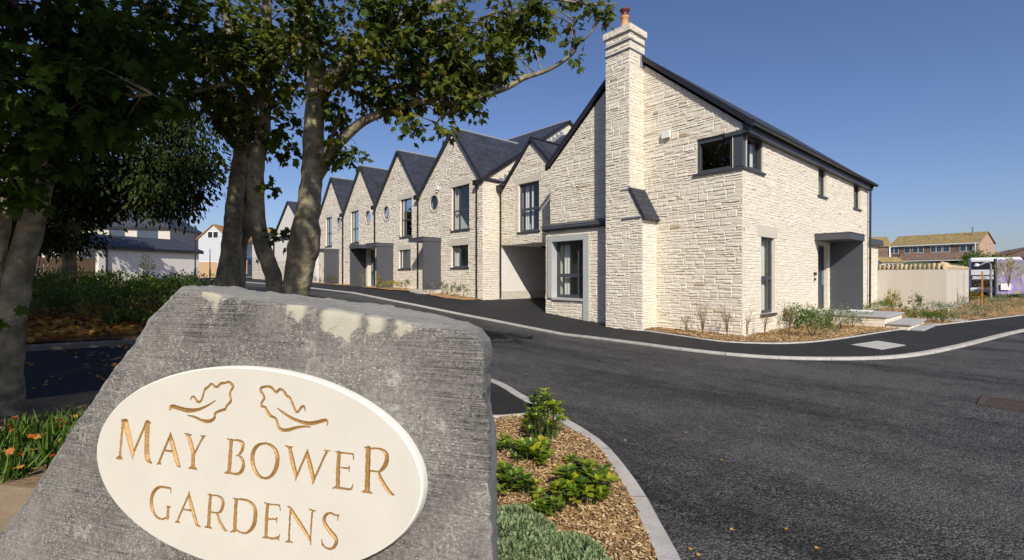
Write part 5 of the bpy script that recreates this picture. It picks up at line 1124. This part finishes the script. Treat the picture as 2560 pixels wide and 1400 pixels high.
# left: grass, litter, garden shrubs
PP, TT, NN, SS, TN = [], [], [], [], []
for _ in range(520):
    y = rg.uniform(5.0, 6.6); x = rg.uniform(-2.2, .9); 
    if rg.random() < (y-5.7)*.6: continue
    tn = rg.normal(.45, .2); sz = rg.uniform(.7, 1.2)
    for _k in range(15):
        a = rg.uniform(0, 6.28); l_ = rg.uniform(.2, 1.9)**1.0; PP.append((x+rg.normal(0, .03), y+rg.normal(0, .03), .10)); TT.append((math.cos(a)*l_, math.sin(a)*l_, 1)); NN.append((-math.cos(a), -math.sin(a), .4)); SS.append(.19*sz*rg.uniform(.4, 1.2)); TN.append(min(1, max(0, tn+rg.normal(0, .12))))
o = leafmesh('grass', PP, TT, NN, SS, TN, BLADE, M_grass); tag(o, 'long green grass growing between the sandy path and the trees', 'grass', kind='stuff')
def litter(name, label, n, xr, yr, zoff, size, m_=M_fall, flat=1):
    PP = [(rg.uniform(*xr), rg.uniform(*yr)) for _ in range(n)]; PP = [(x, y, zf(x, y)+zoff+rg.uniform(0, .03)) for x, y in PP]
    o = leafmesh(name, PP, [rdir(-.2, .2) for _ in PP], [rdir(.4, 1) for _ in PP], rg.uniform(size*.6, size*1.3, n), rg.uniform(0, 1, n), MAPLE, m_); tag(o, label, 'leaves', kind='stuff')
litter('fallen_leaves', 'orange and brown fallen leaves strewn over the shaded garden bed', 3200, (-3.5, 3.3), (11.9, 16.5), .22, .12)
litter('fallen_leaves', 'yellow leaves lying on the sandy path and its edge', 260, (-2.2, .5), (3.0, 5.2), .14, .035)
litter('fallen_leaves', 'pale and orange leaves caught in the grass', 90, (-2.0, .6), (4.9, 6.6), .2, .06)
litter('red_leaves', 'red leaves and petals scattered in the long grass', 60, (-2.0, .6), (4.9, 6.8), .24, .06, leafmat('red_leaf', [(.30, .03, .01), (.5, .10, .02), (.5, .22, .05)], .3))
litter('fallen_leaves', 'dark leaves scattered along the shaded footway', 220, (-3, 3), (8.4, 11.6), .1, .06)
for px, py in ((1713, 1082), (1966, 1325), (2040, 1372), (1727, 1376), (1745, 1390), (1826, 1325), (1800, 1150), (1565, 1102), (1320, 935), (2180, 1012)):
    p = onZ(px, py, .06); m = MB(); m.v = [(p.x+(a*math.cos(px)-b*math.sin(px))*.03, p.y+(a*math.sin(px)+b*math.cos(px))*.03, .062+abs(a)*.012) for a, b, c in MAPLE[0]]; m.f = [tuple(f) for f in MAPLE[1]]; m.t = [.5+.04*(px % 9)]*len(m.f)
    tag(m.build('fallen_leaf', M_fall, uv=False), 'small dry yellow leaf lying loose on the black road', 'leaf', 'dry leaves on the road')
for i in range(13):
    x = -1.6+i*.42+rg.normal(0, .12); y = 20.5+.6*(i % 3); bush('hedge_shrub', 'shrub in the row before the white garage, '+('leftmost of the row', 'second from the left', 'third from the left', 'fourth from the left', 'fifth from the left', 'sixth from the left', 'middle one of the row', 'sixth from the right', 'fifth from the right', 'fourth from the right', 'third from the right', 'second from the right', 'rightmost, nearest the tree trunks')[i], Vector((x, y, zf(x, y)+.15)), .42, rg.uniform(.5, .8), 330, M_shrub, .09, group='shrubs in front of the garage', cat='shrub')
for i, (x, y, r_, h_) in enumerate(((-2.6, 17, .9, 1.3), (-1.4, 17.5, .8, 1.0), (-.4, 17.2, .8, .9), (.6, 17.6, .8, .85), (1.5, 17.2, .7, .7), (-3.5, 15.2, .8, 1.0), (-.9, 14.9, .8, .75), (.1, 14.6, .8, .7), (1.1, 14.8, .8, .7), (2.2, 16.5, .8, .8), (2.0, 14.6, .7, .55), (-1.9, 14.2, .8, .75), (.7, 13.3, .4, .3), (-2.9, 13.6, .7, .6))):
    bush('shaded_shrub', ('tall dark shrub at the far left back of the shaded garden', 'dark shrub right of the tall far left one in the shaded garden', 'back row shrub left of centre in the shaded garden', 'back row shrub near the middle of the shaded garden', 'back row shrub right of the middle of the shaded garden', 'big shrub just right of the grey leaning trunk', 'mid row shrub behind the fallen orange leaves at left', 'mid row shrub in the centre of the shaded garden', 'mid row shrub behind the left shoulder of the stone', 'rounded shrub farthest right in the shade, by the sign stone', 'small shrub touching the top left corner of the sign stone', 'shrub half hidden by the leaning trunk', 'lowest little shrub on the leaf litter beside the stone', 'front shrub at the left end behind the grey edging')[i], Vector((x, y, zf(x, y)+.15)), r_, h_, 1300, M_shrub, .085, group='shrubs in the shaded garden', cat='shrub')
bush('conifer_shrub', 'taller narrow shrub rising before the leaf shadow on the garage wall', P(367, 690, 22), .3, .95, 260, M_shrub, .09, cat='shrub')
g = MB(); g.tube([ground_at(70, 16), ground_at(70, 16)+Vector((.25, 0, .9)), ground_at(70, 16)+Vector((.3, 0, 1.5))], [.02, .015, .008], 6); tag(g.build('bare_stick', M_branch, uv=False), 'pale bare stick leaning up in the dark garden', 'stick')

# ================================================================ SMALL STREET THINGS
m = MB(); q = [Vector((x, y)) for x, y in ((12.42, 2.90), (13.62, 2.66), (13.22, 2.10), (12.06, 2.31))]
m.prism([(p.x, p.y, .100) for p in q][::-1], (0, 0, .012)); tag(m.build('manhole_cover', mat('pale_cover', (.42, .41, .38), .8, var=.1, vscale=14, bump=.003, bscale=60), uv=False), 'pale square inspection cover set in the black footway', 'manhole cover')
t = empty('drain_grate', (8.3, .4, .055), 'rusty iron drain grate in the road at the right edge', 'drain'); M_rust = mat('rusty_iron', (.06, .045, .035), .8, var=.3, vscale=20)
m = MB(); m.box(8.0, 8.62, .10, .16, .056, .069); m.box(8.0, 8.62, .54, .6, .056, .069); m.box(8.0, 8.06, .16, .54, .056, .069); m.box(8.56, 8.62, .16, .54, .056, .069); m.build('frame', M_rust, t)
m = MB()
for i in range(11): m.box(8.08+i*.044, 8.10+i*.044, .16, .54, .057, .067)
m.build('bars', M_rust, t); m = MB(); m.quad((8.02, .12, .058), (8.6, .12, .058), (8.6, .58, .058), (8.02, .58, .058)); m.build('sump', M_black, t)
def pole_(name, label, px, D, top_y, r=.05, cat='post', m_=None, head=None):
    b_ = ground_at(px, D); zt = ZC+(HZ-top_y)/FPX*D; t = empty(name, b_, label, cat); k = MB(); k.tube([b_, b_+Vector((0, 0, 1.0))], r*1.6, 10); k.tube([b_+Vector((0, 0, 1)), (b_.x, b_.y, zt)], [r, r*.7], 10); k.build('column', m_ or M_black, t)
    if head: k = MB(); k.bev(b_.x-.1, b_.x+.45, b_.y-.12, b_.y+.12, zt-.04, zt+.08, .03); k.build('lantern', M_white, t)
    return t
pole_('lamp_column', 'tall thin black post at the right end of the white garage', 488, 36, 578)
pole_('lamp_column', 'shorter thin black post before the timber fence', 525, 50, 622)
t = pole_('street_lamp', 'distant street lamp with small head between hillside houses', 2477, 70, 606, .05, 'street lamp', mat('galvanised', (.42, .44, .42), .5), True)

# staked tree, swan-neck lamp, notice
b_ = ground_at(2456, 21.5); t = empty('staked_tree', b_, 'young brown-leaved tree tied to an orange wooden stake near the wall end', 'tree')
k = MB(); k.tube([b_, b_+Vector((0, .02, .6)), b_+Vector((.03, 0, 1.4))], [.03, .025, .01], 6); k.build('trunk', M_branch, t)
k = MB(); k.box(b_.x-.1, b_.x-.04, b_.y-.03, b_.y+.03, b_.z, b_.z+1.75); k.build('stake', M_wood, t); k = MB(); k.lathe(b_, [(.07, 0), (.065, .55)], 10); k.build('trunk_guard', M_black, t)
PP = [np.array(b_)+np.array([rg.normal(0, .17), rg.normal(0, .2), rg.uniform(.5, 1.5)]) for _ in range(170)]; leafmesh('crown', PP, [rdir(-1, .3) for _ in PP], [rdir() for _ in PP], rg.uniform(.05, .1, 170), rg.uniform(0, .6, 170), OVAL, leafmat('bronze_leaves', [(.14, .07, .02), (.22, .12, .03), (.18, .16, .04)], .25), t)
b_ = ground_at(2477, 25.5); t = empty('swan_neck_lamp', b_, 'grey post with a curved arm and pale lamp head in front of the white bus', 'street lamp'); zt = ZC+(HZ-655)/FPX*25.5; dl = -right
k = MB(); k.tube([b_, (b_.x, b_.y, zt-.15), Vector((b_.x, b_.y, zt))+dl*.12, Vector((b_.x, b_.y, zt-.03))+dl*.3, Vector((b_.x, b_.y, zt-.18))+dl*.6], [.05, .045, .04, .035, .03], 8); k.build('column', M_lead, t)
k = MB(); rock(k, Vector((b_.x, b_.y, zt-.17))+dl*.75, .24, .13, .1, random.Random(3), .5); k.build('lantern', M_white, t, smooth=True)

# white bus behind the wall
def rot_empty(name, label, cat, loc, ux): 
    t = empty(name, loc, label, cat); t.rotation_euler = (0, 0, math.atan2(ux.y, ux.x)); return t
bl = ground_at(2487, 29); _r = ray(2470, 690); t = rot_empty('white_bus', 'rear of a white minibus with two dark window bands parked behind the wall end', 'bus', bl, Vector((_r.y, -_r.x, 0)))
M_paint = mat('white_paint', (.72, .73, .75), .3, coat=.5); H = 2.45
k = MB(); k.bev(-1.15, 1.15, 0, 6, .35, H, .12); k.build('body', M_paint, t, local=True)
k = MB(); k.bev(-1.02, 1.05, -.03, .02, 1.72, 2.2, .02); k.bev(-1.02, 1.05, -.03, .02, .62, 1.12, .02); k.bev(-1.16, -1.1, .4, 5.5, 1.5, 2.1, .02); k.bev(1.1, 1.16, .4, 5.5, 1.5, 2.1, .02); k.build('window', M_black, t, local=True)
k = MB(); k.bev(-1.1, 1.1, -.08, .05, .33, .55, .03); k.build('bumper', M_paint, t, local=True)
k = MB(); k.box(-1.03, 1.04, -.035, .0, 1.34, 1.38); k.build('trim_strip', M_black, t, local=True)
for x in (-1.08, .9):
    for y in (1.0, 4.8):
        k = MB(); k.tube([(x, y, .33), (x+.2, y, .33)], .33, 16); k.build('wheel', M_black, t, local=True)
for x in (-1.05, 1.0): k = MB(); k.bev(x-.04, x+.08, -.05, .0, 1.15, 1.33, .01); k.build('tail_light', M_red, t, local=True)

# hoarding printed with wisteria
mh = bpy.data.materials.new('wisteria_print'); mh.use_nodes = True; nt = mh.node_tree; N = nt.nodes; L = nt.links; B = N['Principled BSDF']; B.inputs['Roughness'].default_value = .6; tc = N.new('ShaderNodeTexCoord')
obj = mapping((1, 1, 1)); n1 = tnoise(obj, .9, 4, .5); vo = N.new('ShaderNodeTexVoronoi'); vo.inputs['Scale'].default_value = 2.6; L.new(obj, vo.inputs['Vector'])
col = mix(rng(n1, .42, .56, 0, 1), (.20, .20, .17), (.28, .24, .42)); col = mix(rng(tnoise(obj, 2.1, 3, .5), .55, .62, 0, .9), col, (.48, .38, .56)); col = mix(mth('MULTIPLY', rng(vo.outputs['Distance'], .25, .45, 0, .5), 1.0), col, (.17, .14, .30)); col = mix(rng(tnoise(mapping((1, 1, 2)), 3.1, 3, .5), .62, .67, 0, 1), col, (.30, .30, .06))
L.new(col, B.inputs['Base Color'])
hb = ground_at(2486, 27); he = hb+Vector((.8, -.6, 0))*8; F = FG(hb, he-hb, (he-hb).cross(Vector((0, 0, 1)))); Lh = (he-hb).length
t = empty('printed_hoarding', hb, 'construction hoarding printed with purple wisteria blossom', 'hoarding')
k = MB(); k.fbox(F, 0, Lh, .35, 2.3, -.03, .0); k.build('printed_panel', mh, t)
k = MB()
for i in range(5): k.fbox(F, i*Lh/4-.05, i*Lh/4+.05, 0, 2.35, .002, .09)
k.build('post', M_dark, t)
k = MB(); k.fbox(F, .25, .85, .6, .95, .1, .13); nb = k.build('notice', M_white, t)
k = MB()
for i in range(5): k.fbox(F, .31, .79-.07*(i % 2), .66+i*.055, .675+i*.055, .13, .134)
k.build('notice_lines', mat('notice_print', (.35, .33, .45), .6), nb)
b_ = ground_at(2500, 25); bush('climbing_plant', 'yellow-green climber sprawling over the left end of the hoarding', b_+Vector((.3, -.3, .9)), 1.2, 1.5, 320, M_yel, .12, ry=.5, stems=6, sr=.012)

# ================================================================ FAR BUILDINGS
def bldg(name, label, A, Bp, depth, eave, ridge, wm, rm, cat='house', hip=0, gable_front=False, over=.25, group=None, base=-.5, fascia=True):
    A, Bp = Vector(A), Vector(Bp); u = (Bp-A); u.z = 0; Lw = u.length; u.normalize(); n = u.cross(Vector((0, 0, 1)))
    if n.dot(-A) < 0: n = -n
    F = FG((A.x, A.y, 0), u, n); t = empty(name, A, label, cat, group)
    w_ = MB(); w_.fbox(F, 0, Lw, A.z+base, eave, -depth, 0); r = MB(); o = over
    if gable_front:
        w_.prism([F(0, eave, 0), F(Lw, eave, 0), F(Lw/2, ridge, 0)], F(0, 0, -depth)-F(0, 0, 0)); sl_ = (ridge-eave)/(Lw/2)
        for a in (-o, Lw+o): roofslab(r, F(a, eave-o*sl_+.06, .15), F(a, eave-o*sl_+.06, -depth-.1), F(Lw/2, ridge+.06, -depth-.1), F(Lw/2, ridge+.06, .15), .1)
    else:
        if not hip: w_.prism([F(0, eave, 0), F(0, eave, -depth), F(0, ridge, -depth/2)], F(Lw, 0, 0)-F(0, 0, 0))
        sl_ = (ridge-eave)/(depth/2); e = eave-o*sl_+.05
        roofslab(r, F(-o, e, o), F(Lw+o, e, o), F(Lw+o-hip, ridge+.05, -depth/2), F(-o+hip, ridge+.05, -depth/2), .09)
        roofslab(r, F(-o, e, -depth-o), F(Lw+o, e, -depth-o), F(Lw+o-hip, ridge+.05, -depth/2), F(-o+hip, ridge+.05, -depth/2), .09)
        if hip:
            for a, b in ((-o, -o+hip), (Lw+o, Lw+o-hip)): r.prism([F(a, e, o), F(a, e, -depth-o), F(b, ridge+.05, -depth/2)], (0, 0, .09))
    w_.build('wall', wm, t); ro = r.build('roof', rm, t)
    if fascia and not gable_front: k = MB(); k.fbox(F, -o, Lw+o, eave-o*(ridge-eave)/(depth/2)-.12, eave-o*(ridge-eave)/(depth/2)+.06, o-.02, o+.03); k.build('gutter', M_black, ro)
    return t, F, Lw
def fwin(t, F, a, b, c, d, fm=M_white, gm=M_black, bars=1):
    k = MB(); k.fbox(F, a, b, c, d, -.05, .04); o = k.build('window', fm, t); g_ = MB(); st = (b-a)/(bars+1)
    for i in range(bars+1): g_.fbox(F, a+st*i+.07, a+st*(i+1)-.05, c+.09, d-.08, .02, .05)
    g_.build('pane', gm, o); return o
M_farglass = mat('far_window_glass', (.05, .07, .10), .08)
A = ground_at(247, 35); Bp = ground_at(497, 42.5); t, F, Lw = bldg('garage', 'long low white garage with slate roof, dappled by tree shadow', A, Bp, 6, 3.75, 4.75, M_render, M_slate_far, 'garage', base=-.3)
k = MB(); k.tube([F(.45, 3.6, .12), F(.45, A.z, .12)], .07, 8); k.build('downpipe', M_black, t)
A = ground_at(205, 60); Bp = ground_at(425, 62); t, F, Lw = bldg('hipped_house', 'house with a big dark hipped roof rising behind the white garage', A, Bp, 10, 7.9, 11.8, M_plainstone, M_slate_far, hip=4.8); fwin(t, F, Lw*.62, Lw*.86, 6.1, 7.5, M_dark, M_farglass, 1); fwin(t, F, Lw*.3, Lw*.48, 6.1, 7.5, M_dark, M_farglass, 1)
A = ground_at(496, 60); Bp = ground_at(572, 60); t, F, Lw = bldg('grey_gabled_house', 'pale grey rendered gable house with one small white attic window and orange roof', A, Bp, 9, 6.2, 7.95, mat('pale_grey_render', (.50, .52, .54), .9), M_orange, gable_front=True); fwin(t, F, Lw*.5-.75, Lw*.5+.6, 6.3, 7.2)
A = ground_at(592, 66); Bp = ground_at(650, 66); t, F, Lw = bldg('orange_roofed_house', 'house with orange lichened roof glimpsed between the tree trunks', A, Bp, 9, 5.4, 8.4, M_render, M_orange); fwin(t, F, Lw*.25, Lw*.45, 3, 4.8); fwin(t, F, Lw*.55, Lw*.75, 3, 4.8)
A = ground_at(494, 56); Bp = ground_at(545, 56); F = FG((A.x, A.y, 0), Bp-A, (Bp-A).cross(Vector((0, 0, 1)))); t = empty('timber_fence', A, 'pale timber board fence closing the road beside the garage', 'fence')
k = MB(); Lw = (Bp-A).length
for i in range(int(Lw/.15)): k.fbox(F, i*.15, i*.15+.14, A.z, A.z+1.85, 0, .03)
k.build('boards', M_timber, t); k = MB(); k.fbox(F, -.1, Lw+.3, A.z+1.86, A.z+1.95, -.03, .06); k.build('fence_rail', M_white, t)
A = ground_at(70, 27); Bp = ground_at(240, 29); F = FG((A.x, A.y, 0), Bp-A, (Bp-A).cross(Vector((0, 0, 1)))); t = empty('garden_fence', A, 'brown board fence in tree shade at the left end of the garage', 'fence'); Lw = (Bp-A).length; k = MB()
for i in range(int(Lw/.16)): k.fbox(F, i*.16, i*.16+.15, A.z, A.z+1.6, 0, .03)
k.build('boards', mat('brown_boards', (.07, .04, .018), .85, var=.2, vscale=3), t)
A = ground_at(20, 58); Bp = ground_at(180, 58); t, F, Lw = bldg('pale_house', 'pale house half hidden behind dark foliage at the far left', A, Bp, 9, 5.2, 8, M_render, M_slate_far); fwin(t, F, Lw*.5, Lw*.62, 2.5, 3.8)
tp = P(375, 655, 38.5)-SUN*7.5; tb = ground_at(160, 33); t = empty('shade_tree', tb, 'spreading dark tree in front of the left end of the white garage', 'tree')
k = MB(); k.tube([tb, tb+Vector((.2, .1, 2.5)), tb+Vector((.6, .2, 4.5))], [.28, .22, .12], 8); k.build('trunk', M_bark_t, t, smooth=True); k = MB(); k.tube([tb+Vector((.4, .1, 3.4)), tb.lerp(tp, .5)+Vector((0, 0, 2.2)), tp], [.14, .09, .03], 6); k.build('branch', M_branch, t)
cloud(t, [(tp.x, tp.y, tp.z, 1.15), (tp.x-1.2, tp.y-.4, tp.z+.6, 1.3), (tb.x+.8, tb.y, 6.4, 2.2), (tb.x-1.6, tb.y, 5.6, 2.2)], 240, .16, .3, M_fine)
# white gabled house beyond the terrace and the one after it
t = empty('white_gabled_house', (12.3, 35, 1), 'white rendered gabled house with round window beyond the stone terrace', 'house'); W = MB(); F = FX(12.3)
W.box(12.3, 20, 35, 45.2, .6, 4.85); W.prism([(12.3, 37, 4.85), (12.3, 45.2, 4.85), (12.3, 41.1, 7.55)], (8, 0, 0)); W.build('wall', M_render, t)
W = MB(); stonewall(W, F, [(41.2, .8), (45.2, .8), (45.2, 2.9), (41.2, 2.9)], seed=77); W.build('stone_base', M_stone, t, uv=False)
r = MB(); 
for ye in (36.9, 45.3): roofslab(r, (12.15, ye, 4.8), (20, ye, 4.8), (20, 41.1, 7.6), (12.15, 41.1, 7.6), .08)
roofslab(r, (12.1, 34.9, 4.8), (12.1, 45.3, 4.8), (16.3, 45.3, 6.9), (16.3, 34.9, 6.9), .08); r.build('roof', M_slate, t)
k = MB(); n = 24; k.quad(*[F(42.6+.38*math.cos(6.283*q/n), 4.75+.38*math.sin(6.283*q/n), .02) for q in range(n)]); k.build('round_window', M_black, t)
k = MB(); k.tube([(12.2, 45.0, 4.8), (12.2, 45.0, 1)], .06, 8); k.build('downpipe', M_black, t)
t = empty('stone_cottage', (12.3, 46, 1), 'far cream cottage with stone lower wall past the white gabled house', 'house'); W = MB(); W.box(12.3, 20, 46, 52.6, .6, 5.0); W.build('wall', M_render, t); W = MB(); stonewall(W, F, [(46, .8), (52.6, .8), (52.6, 3.4), (46, 3.4)], seed=78); W.build('stone_base', M_stone, t, uv=False)
r = MB(); roofslab(r, (12.1, 45.9, 4.95), (12.1, 52.7, 4.95), (16.2, 52.7, 7.2), (16.2, 45.9, 7.2), .08); r.build('roof', M_slate, t); k = MB(); rock(k, (12.15, 50.2, 3.0), .12, .14, .2, random.Random(2)); k.build('wall_lantern', M_black, t)
# blue van with open rear and seated person
vb = ground_at(607, 50); t = rot_empty('blue_van', 'blue van with its rear doors open showing an orange-brown plywood interior', 'van', vb, right); M_blue = mat('dark_blue_paint', (.05, .12, .28), .3, coat=.5)
k = MB()
for bx in ((-.85, -.78, 0, 4.6, .45, 2.3), (.78, .85, 0, 4.6, .45, 2.3), (-.85, .85, 0, 4.6, 2.24, 2.36), (-.85, .85, 0, 4.6, .4, .5), (-.85, .85, 4.4, 4.6, .4, 2.3)): k.bev(*bx, .02)
k.build('body', M_blue, t, local=True)
k = MB(); k.box(-.77, .77, 2.6, 2.65, .5, 2.24); k.box(-.77, -.74, .05, 2.6, .5, 2.24); k.box(.74, .77, .05, 2.6, .5, 2.24); k.box(-.1, .74, .1, .15, .55, 2.0); k.build('plywood_lining', mat('orange_plywood', (.50, .25, .08), .7), t, local=True)
for s_ in (-1, 1): k = MB(); a, b = sorted((s_*.85, s_*.91)); k.bev(a, b, -.75, 0, .5, 2.25, .02); d_ = k.build('rear_door', M_blue, t, local=True); k = MB(); k.box(a-.002, b+.002, -.62, -.12, 1.5, 2.05); k.build('door_glass', M_black, d_, local=True)
k = MB(); k.bev(-.8, .8, -.1, .05, .32, .46, .02); k.build('bumper', M_black, t, local=True)
for x in (-.82, .64):
    for y in (.8, 3.7): k = MB(); k.tube([(x, y, .3), (x+.18, y, .3)], .3, 14); k.build('wheel', M_black, t, local=True)
def person(label, root_loc, ux, joints, edges, top, skin, legs, hair):
    t = rot_empty('person', label, 'person', root_loc, ux)
    me = bpy.data.meshes.new('body'); me.from_pydata([j[:3] for j in joints], edges, []); o = bpy.data.objects.new('body', me); C.objects.link(o)
    sk = o.modifiers.new('s', 'SKIN'); sb = o.modifiers.new('u', 'SUBSURF'); sb.levels = sb.render_levels = 2
    for i, j in enumerate(joints): me.skin_vertices[0].data[i].radius = (j[3], j[3])
    me.skin_vertices[0].data[0].use_root = True
    dg = bpy.context.evaluated_depsgraph_get(); m2 = bpy.data.meshes.new_from_object(o.evaluated_get(dg)); bpy.data.objects.remove(o)
    m2.materials.clear(); [m2.materials.append(x) for x in (top, legs, skin)]
    for p in m2.polygons:
        c = p.center; p.material_index = 2 if (c.z > 1.33 or (abs(c.y+.42) < .09 and c.z > .8 and c.z < 1.05)) else (1 if c.z < .78 else 0)
    o = bpy.data.objects.new('body', m2); C.objects.link(o); o.parent = t
    m = MB(); rock(m, (0, -.13, 1.56), .1, .115, .09, random.Random(1), det=3); m.build('hair', hair, t, local=True, smooth=True)
J = [(0, 0, .74, .14), (0, -.03, .95, .13), (0, -.07, 1.18, .15), (0, -.1, 1.33, .055), (0, -.13, 1.42, .075), (0, -.14, 1.53, .085), (.11, -.05, .72, .085), (.13, -.42, .72, .065), (.13, -.42, .32, .05), (.13, -.52, .28, .04), (-.11, -.05, .72, .085), (-.13, -.42, .72, .065), (-.13, -.42, .32, .05), (-.13, -.52, .28, .04), (.18, -.08, 1.24, .06), (.25, -.15, 1.0, .045), (.14, -.4, .93, .035), (-.18, -.08, 1.24, .06), (-.25, -.15, 1.0, .045), (-.14, -.4, .93, .035)]
person('person in dark jacket sitting on the open back of the blue van', vb+right*-.42+Vector((0, 0, -.12)), right, J, [(0, 1), (1, 2), (2, 3), (3, 4), (4, 5), (0, 6), (6, 7), (7, 8), (8, 9), (0, 10), (10, 11), (11, 12), (12, 13), (2, 14), (14, 15), (15, 16), (2, 17), (17, 18), (18, 19)], mat('dark_jacket', (.03, .04, .07), .9), mat('skin', (.5, .28, .2), .6), mat('blue_trousers', (.2, .35, .5), .9), mat('dark_hair', (.02, .015, .012), .8))

# hillside houses on the right
A = ground_at(2228, 97); Bp = ground_at(2448, 86)
M_brick = mat('brown_brick', (.26, .17, .12), .9, var=.15, vscale=2); M_pinkbrick = mat('pink_brick', (.42, .29, .21), .9, var=.1, vscale=1)
t, F, Lw = bldg('hillside_terrace', 'long brown terrace with mossy tiled roof and white windows on the hill', A, Bp, 9, 7.7, 9.7, M_browntile, M_lichen, cat='terrace', fascia=False, base=-2)
k = MB(); k.fbox(F, Lw-.3, Lw+.02, A.z-2, 7.6, -9.02, .02); k.build('gable_wall', M_pinkbrick, t); k = MB(); k.prism([F(Lw+.03, 7.6, 0), F(Lw+.03, 7.6, -9), F(Lw+.03, 9.75, -4.5)], F(-.2, 0, 0)-F(0, 0, 0)); k.build('gable_end', M_pinkbrick, t)
Da = lambda px: Lw*((px-2228)/(2448-2228))
for px, wd in ((2232, 1.5), (2268, 1.0), (2297, 1.7), (2343, 1.7), (2368, 1.0), (2415, 1.8)): x = Da(px-6); fwin(t, F, x-wd*.5+.6, x+wd*.5+.6, 6.1, 7.35, M_white, M_farglass, 1 if wd > 1.2 else 0)
for px, wd in ((2262, 1.0), (2296, 1.7), (2342, 1.7), (2368, .9), (2412, 1.8)): x = Da(px-6); fwin(t, F, x-wd*.5+.6, x+wd*.5+.6, 3.4, 4.6, M_white, M_farglass, 1)
k = MB(); k.prism([F(1.6, 5.9, .02), F(1.6, 4.6, 1.8), F(1.6, 4.75, 1.8), F(1.6, 6.05, .02)], F(Lw-1.9, 0, 0)-F(0, 0, 0)); k.build('lean_to_roof', M_browntile, t)
k = MB(); k.fbox(F, 0, Lw, 7.45, 7.65, .25, .35); k.fbox(F, 1.6, Lw-.3, 4.42, 4.58, 1.8, 1.9); k.fbox(F, Lw-.5, Lw-.35, 3, 7.5, .3, .45); k.build('gutter', M_white, t)
k = MB(); p = F(Lw-1.6, 9.4, -3.2); k.tube([p, p+Vector((0, 0, 1.1))], .12, 8); k.lathe(p+Vector((0, 0, 1.1)), [(.18, 0), (.2, .1), (.05, .2)], 10); k.build('flue', M_lead, t)
A2 = ground_at(2160, 99); B2 = ground_at(2226, 97); t, F, Lw = bldg('hillside_house', 'mossy roofed house adjoining the left end of the hill terrace', A2, B2, 9, 7.6, 9.75, M_browntile, M_lichen, base=-2, fascia=False); k = MB(); k.fbox(F, Lw-.25, Lw, 3, 7.7, .1, .2); k.build('downpipe', M_white, t)
A2 = ground_at(2205, 80); B2 = ground_at(2258, 80); t, F, Lw = bldg('conservatory', 'small glazed conservatory below the left part of the hill terrace', A2, B2, 3, 3.9, 4.7, M_white, M_lichen, cat='conservatory', fascia=False); fwin(t, F, .3, Lw-.3, 2.4, 3.7, M_white, M_farglass, 3)
A2 = ground_at(2462, 105); B2 = ground_at(2500, 108); t, F, Lw = bldg('hillside_house', 'orange-brown roofed house just right of the hill terrace', A2, B2, 9, 6.6, 8.9, M_pinkbrick, M_lichen, base=-2); fwin(t, F, 1, 2.4, 5, 6.2)
A2 = ground_at(2455, 92); B2 = ground_at(2508, 78); t, F, Lw = bldg('garden_outbuilding', 'low dark roofed outbuilding stepping down beside the hill terrace', A2, B2, 6, 4.9, 6.2, M_brick, M_browntile, cat='outbuilding', base=-2)
A2 = ground_at(2504, 72); B2 = ground_at(2640, 66); t, F, Lw = bldg('hillside_house', 'big brown hipped roof house at the right edge of the photo', A2, B2, 12, 4.2, 7.2, M_brick, M_browntile, hip=4.0, base=-2); fwin(t, F, 1.2, 2.6, 2.6, 3.8, M_white, M_farglass, 1)
for px, D, r_, h_, lb in ((2468, 60, 2.2, 1.9, 'dark green bushes below the hillside houses, left clump'), (2520, 50, 2.4, 1.6, 'dark green bushes rising above the hoarding'), (2445, 75, 2.0, 2.2, 'bushes at the foot of the terrace gable end')): bush('hill_bush', lb, ground_at(px, D), r_, h_, 700, M_shrub, .35, cat='bush', sr=.03)
for px, D, r_, h_ in ((40, 34, 3, 4), (120, 40, 3, 4.5), (200, 44, 2.5, 4), (-40, 30, 3, 4.5)): bush('background_tree', {40: 'dark leafy tree behind the fence, just right of the leaning trunk', 120: 'tallest dark tree massed behind the garden fence', 200: 'dark tree behind the left end of the garage', -40: 'dark leafy tree behind the leaning trunk at the left edge'}[px], ground_at(px, D), r_, h_, 1100, M_fine, .5, group='dark trees behind the garden fence', cat='tree', sr=.08)
